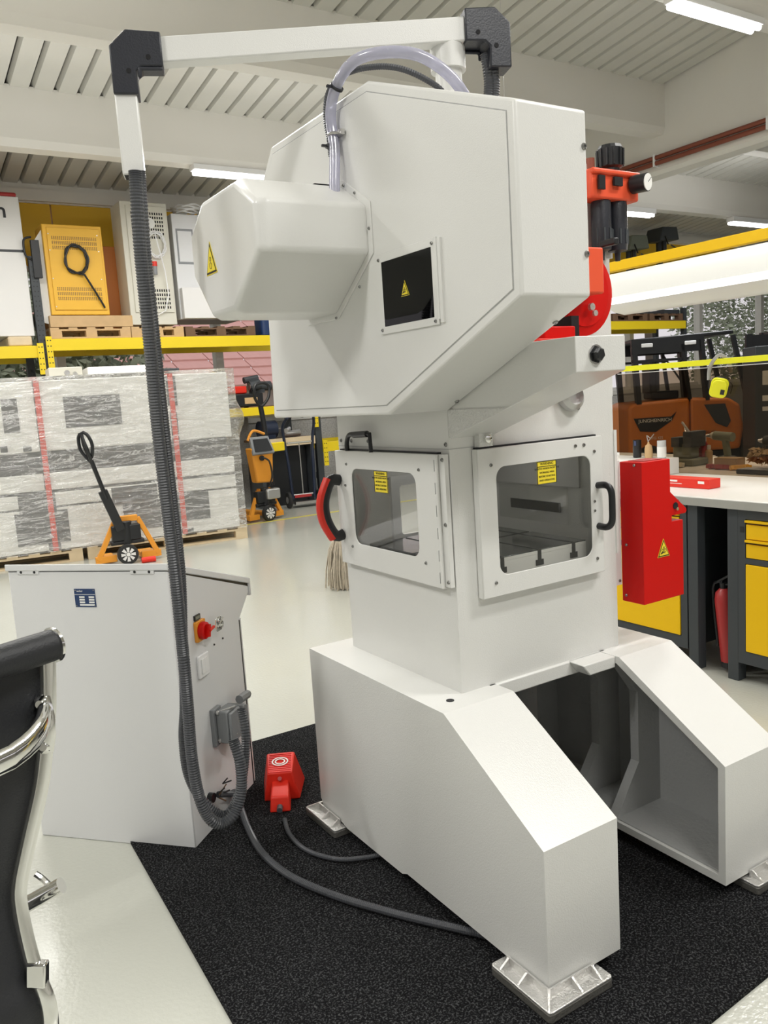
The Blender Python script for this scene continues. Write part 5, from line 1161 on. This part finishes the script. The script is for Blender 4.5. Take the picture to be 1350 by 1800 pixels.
t = thing('machine_castings', 'pile of small grey castings and a toothed gear at the back wall', 'castings', (4.45, YR+.9, 0)); q = MB(); q.box(-.5, .7, .0, .1, 0, 1.35); q.build('board', 'pebble', t); q = MB(); q.lathe([(.03, 0), (.13, 0), (.13, .03), (.03, .03)], (.12, -.03, 1.28), (0, 1, 0), n=20)
for k in range(14): a = k*.4488; q.bar((.12+.12*math.cos(a), -.015, 1.28+.12*math.sin(a)), (.12+.165*math.cos(a), -.015, 1.28+.165*math.sin(a)), .03, .03)
q.build('gear', 'black', t)
# hand truck
ht = thing('hand_truck', 'dark blue hand truck with two wheels at the back of the hall', 'hand truck', (5.40, 10.85, 0), R(-8))
q = MB()
for s_ in (-1, 1): q.tube(spline([(s_*.17, 0, .12), (s_*.19, .02, .6), (s_*.22, .05, 1.0), (s_*.24, .0, 1.20), (s_*.20, -.12, 1.32)], .05), .022, n=10)
q.build('side_tube', 'navy', ht, smooth=True, split=True)
q = MB()
for z in (.18, .95): q.cyl((-.19, .02, z), (.19, .02, z), .014, n=8)
q.cyl((0, .02, .15), (0, .04, .95), .010, n=8); q.build('cross_bar', 'steel', ht, split=True); q = MB(); q.box(-.17, .17, -.12, .02, .05, .09); q.build('toe_plate', 'steel', ht); q = MB(); q.box(-.14, .12, -.01, .0, .14, .18); q.build('label', 'dark_red', ht)
for s_ in (-1, 1): q = MB(); q.lathe([(.03, 0), (.11, 0), (.12, .01), (.12, .04), (.11, .05), (.03, .05)], (s_*.24-.025, -.02, .12), (1, 0, 0), n=24); w_ = q.build('wheel', 'rubber', ht, smooth=True); q = MB(); q.cyl((s_*.24-.03, -.02, .12), (s_*.24+.03, -.02, .12), .05, n=14); q.build('hub', 'brushed', w_)
# tall dark thing behind: pump stacker
def wheel_disc(par, c, r_, d=(0, -1, 0)):
    q = MB(); q.lathe([(r_*.72, 0), (r_*.96, 0), (r_, .01), (r_, .05), (r_*.9, .06), (r_*.72, .06)], c, (0, 1, 0), n=28); w_ = q.build('wheel', 'rubber', par, smooth=True)
    q = MB()
    for k in range(8):
        a = k*math.pi/4; T = Matrix.Translation(c) @ Matrix.Rotation(a, 4, 'Y'); q.prism([(.25*r_, -.08*r_), (.68*r_, -.16*r_), (.68*r_, .16*r_), (.25*r_, .08*r_)], -.006, .0, 'Y', T)
    q.cyl((c[0], c[1]-.008, c[2]), (c[0], c[1], c[2]), .2*r_, n=14); q.build('wheel_spokes', 'steel_white', w_); return w_
def jack(label, x, y, rz, kind):
    t = thing('pallet_jack' if kind == 0 else 'scale_pallet_jack', label, 'pallet jack', (x, y, 0), rz)
    s = .92 if kind == 0 else .8
    q = MB()
    # triangular apron of orange flat bars
    A, B_, Cc_, D_ = (-.33*s, 0, .06), (.33*s, 0, .06), (.14*s, .03, .50*s), (-.10*s, .03, .50*s)
    q.bar(A, D_, .05, .045, up=(0, 1, 0)); q.bar(B_, Cc_, .05, .045, up=(0, 1, 0)); q.bar(D_, Cc_, .06, .06, up=(0, 1, 0)); q.box(-.36*s, -.12, -.02, .03, .03, .10); q.box(.13, .36*s, -.02, .03, .03, .10)
    q.box(-.30*s, -.14*s, .06, 1.15 if kind else .30, .03, .08); q.box(.14*s, .30*s, .06, 1.15 if kind else .30, .03, .08)
    q.build('fork_frame', 'orange', t, bevel=.004)
    q = MB(); q.cyl((0, 0, .20), (0, 0, .44), .06, n=18); q.box(-.15, .14, -.05, .05, .24, .40); q.box(-.17, .17, -.04, .08, .20, .24); q.build('pump', 'black', t, bevel=.01)
    wheel_disc(t, (-.02, -.12, .105), .105)
    return t
jx = on(195, 992, 'Z', 0); j1 = jack('orange pallet jack with tall black handle parked before the wrapped stack', 2.18, 8.55, R(-6), 0)
q = MB(); q.bar((-.06, -.06, .36), (-.20, -.10, .78), .09, .05, up=(0, 1, 0)); q.tube([(-.17, -.10, .70), (-.28, -.14, 1.10)], .022, n=10)
q.tube(spline([(-.28, -.14, 1.08), (-.36, -.10, 1.20), (-.37, -.10, 1.33), (-.34, -.12, 1.37), (-.33, -.12, 1.25), (-.28, -.14, 1.12), (-.26, -.20, 1.25), (-.30, -.20, 1.36), (-.35, -.18, 1.37), (-.31, -.2, 1.2), (-.28, -.14, 1.08)], .03), .017, n=8)
q.build('handle', 'black', j1, smooth=True)
q = MB(); q.cyl((.1, -.15, .03), (.24, -.15, .03), .03, n=12); q.build('toe_pedal', 'bright_red', j1)
j2 = jack('orange pallet jack with a weighing display beside the hand truck', 4.42, 10.05, R(14), 1)
q = MB(); q.hull([(-.15, -.06, .52), (.12, -.06, .50), (.12, .06, .50), (-.15, .06, .52)], [(-.20, -.07, .98), (.16, -.07, .98), (.16, .08, .98), (-.20, .08, .98)]); q.build('scale_housing', 'orange', j2, bevel=.02)
q = MB(); q.hull([(-.20, -.10, .90), (.16, -.10, .90), (.16, -.07, .88), (-.20, -.07, .88)], [(-.17, -.02, 1.12), (.13, -.02, 1.12), (.13, .03, 1.12), (-.17, .03, 1.12)]); dsp = q.build('display', 'grey_plastic', j2, bevel=.008)
q = MB(); q.hull([(-.16, -.104, .93), (.12, -.104, .93), (.12, -.09, .93), (-.16, -.09, .93)], [(-.14, -.034, 1.09), (.10, -.034, 1.09), (.10, -.02, 1.09), (-.14, -.02, 1.09)]); q.build('screen', 'black', dsp)
q = MB(); q.tube([(.14, .0, .45), (.12, .04, 1.3), (.09, .04, 1.52)], .035, n=10); q.tube(spline([(.10, .04, 1.50), (-.02, .0, 1.62), (-.02, -.02, 1.78), (.10, 0, 1.82), (.22, 0, 1.78), (.2, 0, 1.62), (.10, .04, 1.50)], .04), .02, n=8); q.build('handle', 'black', j2, smooth=True)
q = MB(); q.tube(spline([(-.05, -.09, .84), (.02, -.13, .80), (.06, -.12, .6), (.05, -.05, .45)], .03), .012, n=6); q.cyl((-.06, -.075, .84), (-.06, -.10, .84), .035, n=12); q.build('cable', 'black', j2, smooth=True)
q = MB(); q.box(.18, .40, -.02, .02, .90, 1.02); q.build('yellow_lever', 'rack_yellow', j2, bevel=.01); q = MB(); q.box(-.02, .20, -.1, .02, .28, .42); q.build('pump_block', 'brushed', j2, bevel=.02); q = MB(); q.tube(spline([(-.2, 0, 1.08), (-.1, 0, 1.2), (.08, 0, 1.15)], .03), .018, n=8); q.build('guard_loop', 'orange', j2, smooth=True)

# ================================================================= wrapped stack on its pallet
A0, A1 = Vector((1.0, 9.22, 0)), Vector((3.50, 8.93, 0)); us = (A1-A0).normalized(); ang = math.atan2(us.y, us.x); ns = Vector((us.y, -us.x, 0))
ws_ = thing('wrapped_stack', 'tall stack of white machine housings wrapped in clear film with red straps', 'wrapped goods', (A0.x, A0.y, .146), ang)
TI = (Matrix.Translation(A0) @ Matrix.Rotation(ang, 4, 'Z')).inverted()
def WL(px, py): p = TI @ onp(px, py, A0, ns); return p.x, p.z
TW = Matrix.Translation((0, 0, -.146))
XR = WL(405, 700)[0]; ZT = 1.93
def sb(nm, m, x0, x1, z0, z1, y0=0.0, y1=1.1, par=None, bevel=.01): q = MB(TW); q.box(x0, x1, y0, y1, z0, z1); return q.build(nm, m, par or ws_, bevel=bevel)
zb = [.15, .34, .62, .70, .98, 1.09, 1.32, ZT]
lay = [('lower_housing', .15, .60), ('plinth', .62, .76), ('middle_housing', .79, .97), ('upper_housing', 1.20, ZT)]
for nm, a, b_ in lay: sb(nm, 'wrap_white', -1.6, XR-.02, a, b_)
sb('core', 'wrap_grey', -1.5, XR-.08, .16, 1.25, .03, 1.0)
for (px0, py0, px1, py1) in ((0, 702, 36, 760), (110, 698, 215, 745), (55, 668, 82, 860), (290, 662, 312, 712), (298, 725, 318, 800), (25, 905, 125, 950), (215, 885, 285, 925), (30, 870, 100, 898), (195, 858, 278, 880), (0, 785, 14, 795), (40, 785, 56, 793), (300, 870, 370, 910), (82, 930, 110, 980), (318, 930, 342, 950)):
    x0, z1 = WL(px0, py0); x1, z0 = WL(px1, py1); sb('opening', 'wrap_grey', x0, x1, max(.16, min(z0, z1)), max(z0, z1), -.012, -.001, bevel=0)
for px in (68, 303):
    x0 = WL(px, 760)[0]; q = MB(TW); q.box(x0, x0+.055, -.03, -.022, .146, ZT+.012); q.box(x0, x0+.055, -.03, 1.12, ZT+.004, ZT+.012); q.build('strap', 'strap_red', ws_)
q = MB(TW); NX, NZ = 120, 60; random.seed(2)
gr = []
from mathutils import noise
for i in range(NX+1):
    row = []
    for j in range(NZ+1):
        x = -1.65+(XR+1.70)*i/NX; z = .14+(ZT-.10)*j/NZ
        d = .018*noise.noise(Vector((x*2.2, z*9, 1)))+.012*noise.noise(Vector((x*9+z*7, z*16, 5)))+.006*noise.noise(Vector((x*30, z*30, 3)))
        row.append(q.v((x, -.045-abs(d), z)))
    gr.append(row)
for i in range(NX):
    for j in range(NZ): q.f([gr[i][j], gr[i+1][j], gr[i+1][j+1], gr[i][j+1]])
top = []
for i in range(NX+1):
    x = -1.65+(XR+1.70)*i/NX; top.append([gr[i][NZ], q.v((x, .5, ZT+.035)), q.v((x, 1.15, ZT+.02))])
for i in range(NX):
    for j in range(2): q.f([top[i][j], top[i+1][j], top[i+1][j+1], top[i][j+1]])
# loose flap bulging out on the right
side_ = []
for j in range(NZ+1):
    z = .14+(ZT-.10)*j/NZ; t_ = (z-.14)/(ZT-.1); bul = .20*math.exp(-((z-1.42)/.22)**2)+.06*math.exp(-((z-.9)/.4)**2)
    row = [gr[NX][j]]
    for k in range(1, 12):
        s_ = k/11; d = .03*noise.noise(Vector((s_*5, z*7, 9)))+.012*noise.noise(Vector((s_*18, z*22, 2)))
        row.append(q.v((XR+.05+(bul+abs(d))*math.sin(s_*math.pi)**.8, -.045+1.2*s_, z)))
    side_.append(row)
for j in range(NZ):
    for k in range(11): q.f([side_[j][k], side_[j][k+1], side_[j+1][k+1], side_[j+1][k]])
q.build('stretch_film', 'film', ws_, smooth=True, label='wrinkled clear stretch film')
pl = pallet('light wooden pallet under the film-wrapped stack, right part', A0.x+us.x*.9, A0.y+us.y*.9, 0, XR-.9+.06, 1.0, ang, 'wood_light')
p2_ = A0-us*1.6; pallet('light wooden pallet under the film-wrapped stack, left part', p2_.x, p2_.y, 0, 2.45, 1.0, ang, 'wood_light')
# panels lying on the stack
def ontop(nm, label, cat, x, m, w_, h, parts=None):
    p = A0+us*x+Vector((0, .3, 0)); t = thing(nm, label, cat, (p.x, p.y, ZT+.048), ang); q = MB(); q.box(0, w_, -.1, .4, 0, h); q.build('panel', m, t, bevel=.006); return t
x_ = WL(95, 660)[0]; t = ontop('machine_cover', 'pale machine cover with round couplings on top of the wrapped stack', 'cover', x_, 'beige', .34, .09); q = MB(); q.cyl((.18, -.10, .03), (.18, -.14, .03), .028, n=14); q.cyl((.26, -.10, .02), (.26, -.16, .01), .022, n=14); q.build('coupling', 'steel', t, split=True)
x_ = WL(165, 660)[0]; ontop('sheet_panel', 'flat pale sheet panel lying on the wrapped stack behind the conduit', 'panel', x_, 'wrap_white', .68, .08)
x_ = WL(290, 660)[0]; ontop('rubber_mat', 'dark flat mat lying on the wrapped stack', 'mat', x_, 'anthracite', .24, .03)
# mop
mp = thing('mop', 'fringed beige floor mop standing behind the press', 'mop', (3.18, 5.8, 0)); random.seed(9); q = MB()
for k in range(170):
    a = random.uniform(0, 6.28); r_ = random.uniform(.02, .10); r2 = r_*random.uniform(.8, 1.5)
    q.tube([(math.cos(a)*r_*.4, math.sin(a)*r_*.4, .44), (math.cos(a)*r_, math.sin(a)*r_, .30+random.uniform(-.03, .03)), (math.cos(a)*r2+random.uniform(-.01, .01), math.sin(a)*r2, .15), (math.cos(a)*r2*1.05, math.sin(a)*r2, random.uniform(.0, .05))], .006, n=4)
q.build('fringe', 'mop', mp, kind='stuff'); q = MB(); q.cyl((0, 0, .40), (.35, .1, 1.35), .012, n=8); q.build('handle', 'wood_light', mp)

# ================================================================= right-hand rack behind the forklift
xl = on(1068, 560, 'Y', 11.3).x; xr = on(1207, 560, 'Y', 11.3).x
r2 = thing('pallet_rack', 'yellow pallet rack at the back wall behind the forklift', 'rack', (xl, 11.3, 0))
zb_ = on(1140, 570, 'Y', 11.3).z
for x in (xl-1.6, xr-.1): upright(x, 11.3, 12.1, 2.95, r2)
MB().box(xl-1.5, xr-.1, 11.24, 11.30, zb_-.10, zb_+.06).build('beam', 'rack_yellow', r2, world=True, bevel=.004); MB().box(xl-1.5, xr-.1, 12.0, 12.05, zb_-.12, zb_+.05).build('beam', 'rack_yellow', r2, world=True)
MB().box(xl-1.5, xr-.1, 11.27, 12.05, zb_+.05, zb_+.07).build('shelf_board', 'wood_dark', r2, world=True)
pallet('dark wooden pallet on the rack behind the forklift, left', xl+.15, 11.3, zb_+.072, 1.0, .7, 0, 'wood_dark'); pallet('dark wooden pallet on the rack behind the forklift, right', xl+1.22, 11.3, zb_+.072, .80 if 0 else min(1.05, xr-.12-xl-1.22), .7, 0, 'wood_dark')
for px, py, lb_, hh in ((1110, 430, 'grey-green drill press with a boxy head on the far rack', .0), (1163, 415, 'dark drill press with motor on the far rack, right of the other', .1)):
    p = on(px, py, 'Y', 11.6); z0 = zb_+.215; t = thing('drill_press', lb_, 'drill press', (p.x, 11.6, z0)); zz = p.z-z0
    q = MB(); q.box(-.25, .25, -.22, .22, 0, .08); q.cyl((.05, .1, .05), (.05, .1, zz), .07, n=14); q.build('column', 'anthracite', t)
    q = MB(); q.hull([(-.32, -.22, zz-.14), (.28, -.22, zz-.10), (.28, .2, zz-.10), (-.32, .2, zz-.14)], [(-.2, -.2, zz+.14), (.24, -.2, zz+.16), (.24, .2, zz+.16), (-.2, .2, zz+.14)]); q.build('head', 'olive' if hh == 0 else 'anthracite', t, bevel=.02)
    q = MB(); q.cyl((-.05, -.1, zz-.1), (-.05, -.1, zz-.42), .05, n=12); q.cyl((-.05, -.1, zz-.42), (-.05, -.1, zz-.5), .02, n=8); q.bar((.1, -.15, zz-.2), (.3, -.2, zz-.3), .02, .02); q.bar((-.05, -.2, zz-.2), (-.2, -.25, zz-.05), .02, .02); q.build('spindle', 'black', t, split=True)
    q = MB(); q.box(-.25, .2, -.25, .1, zz-.95, zz-.88); q.build('work_table', 'anthracite', t, bevel=.01)
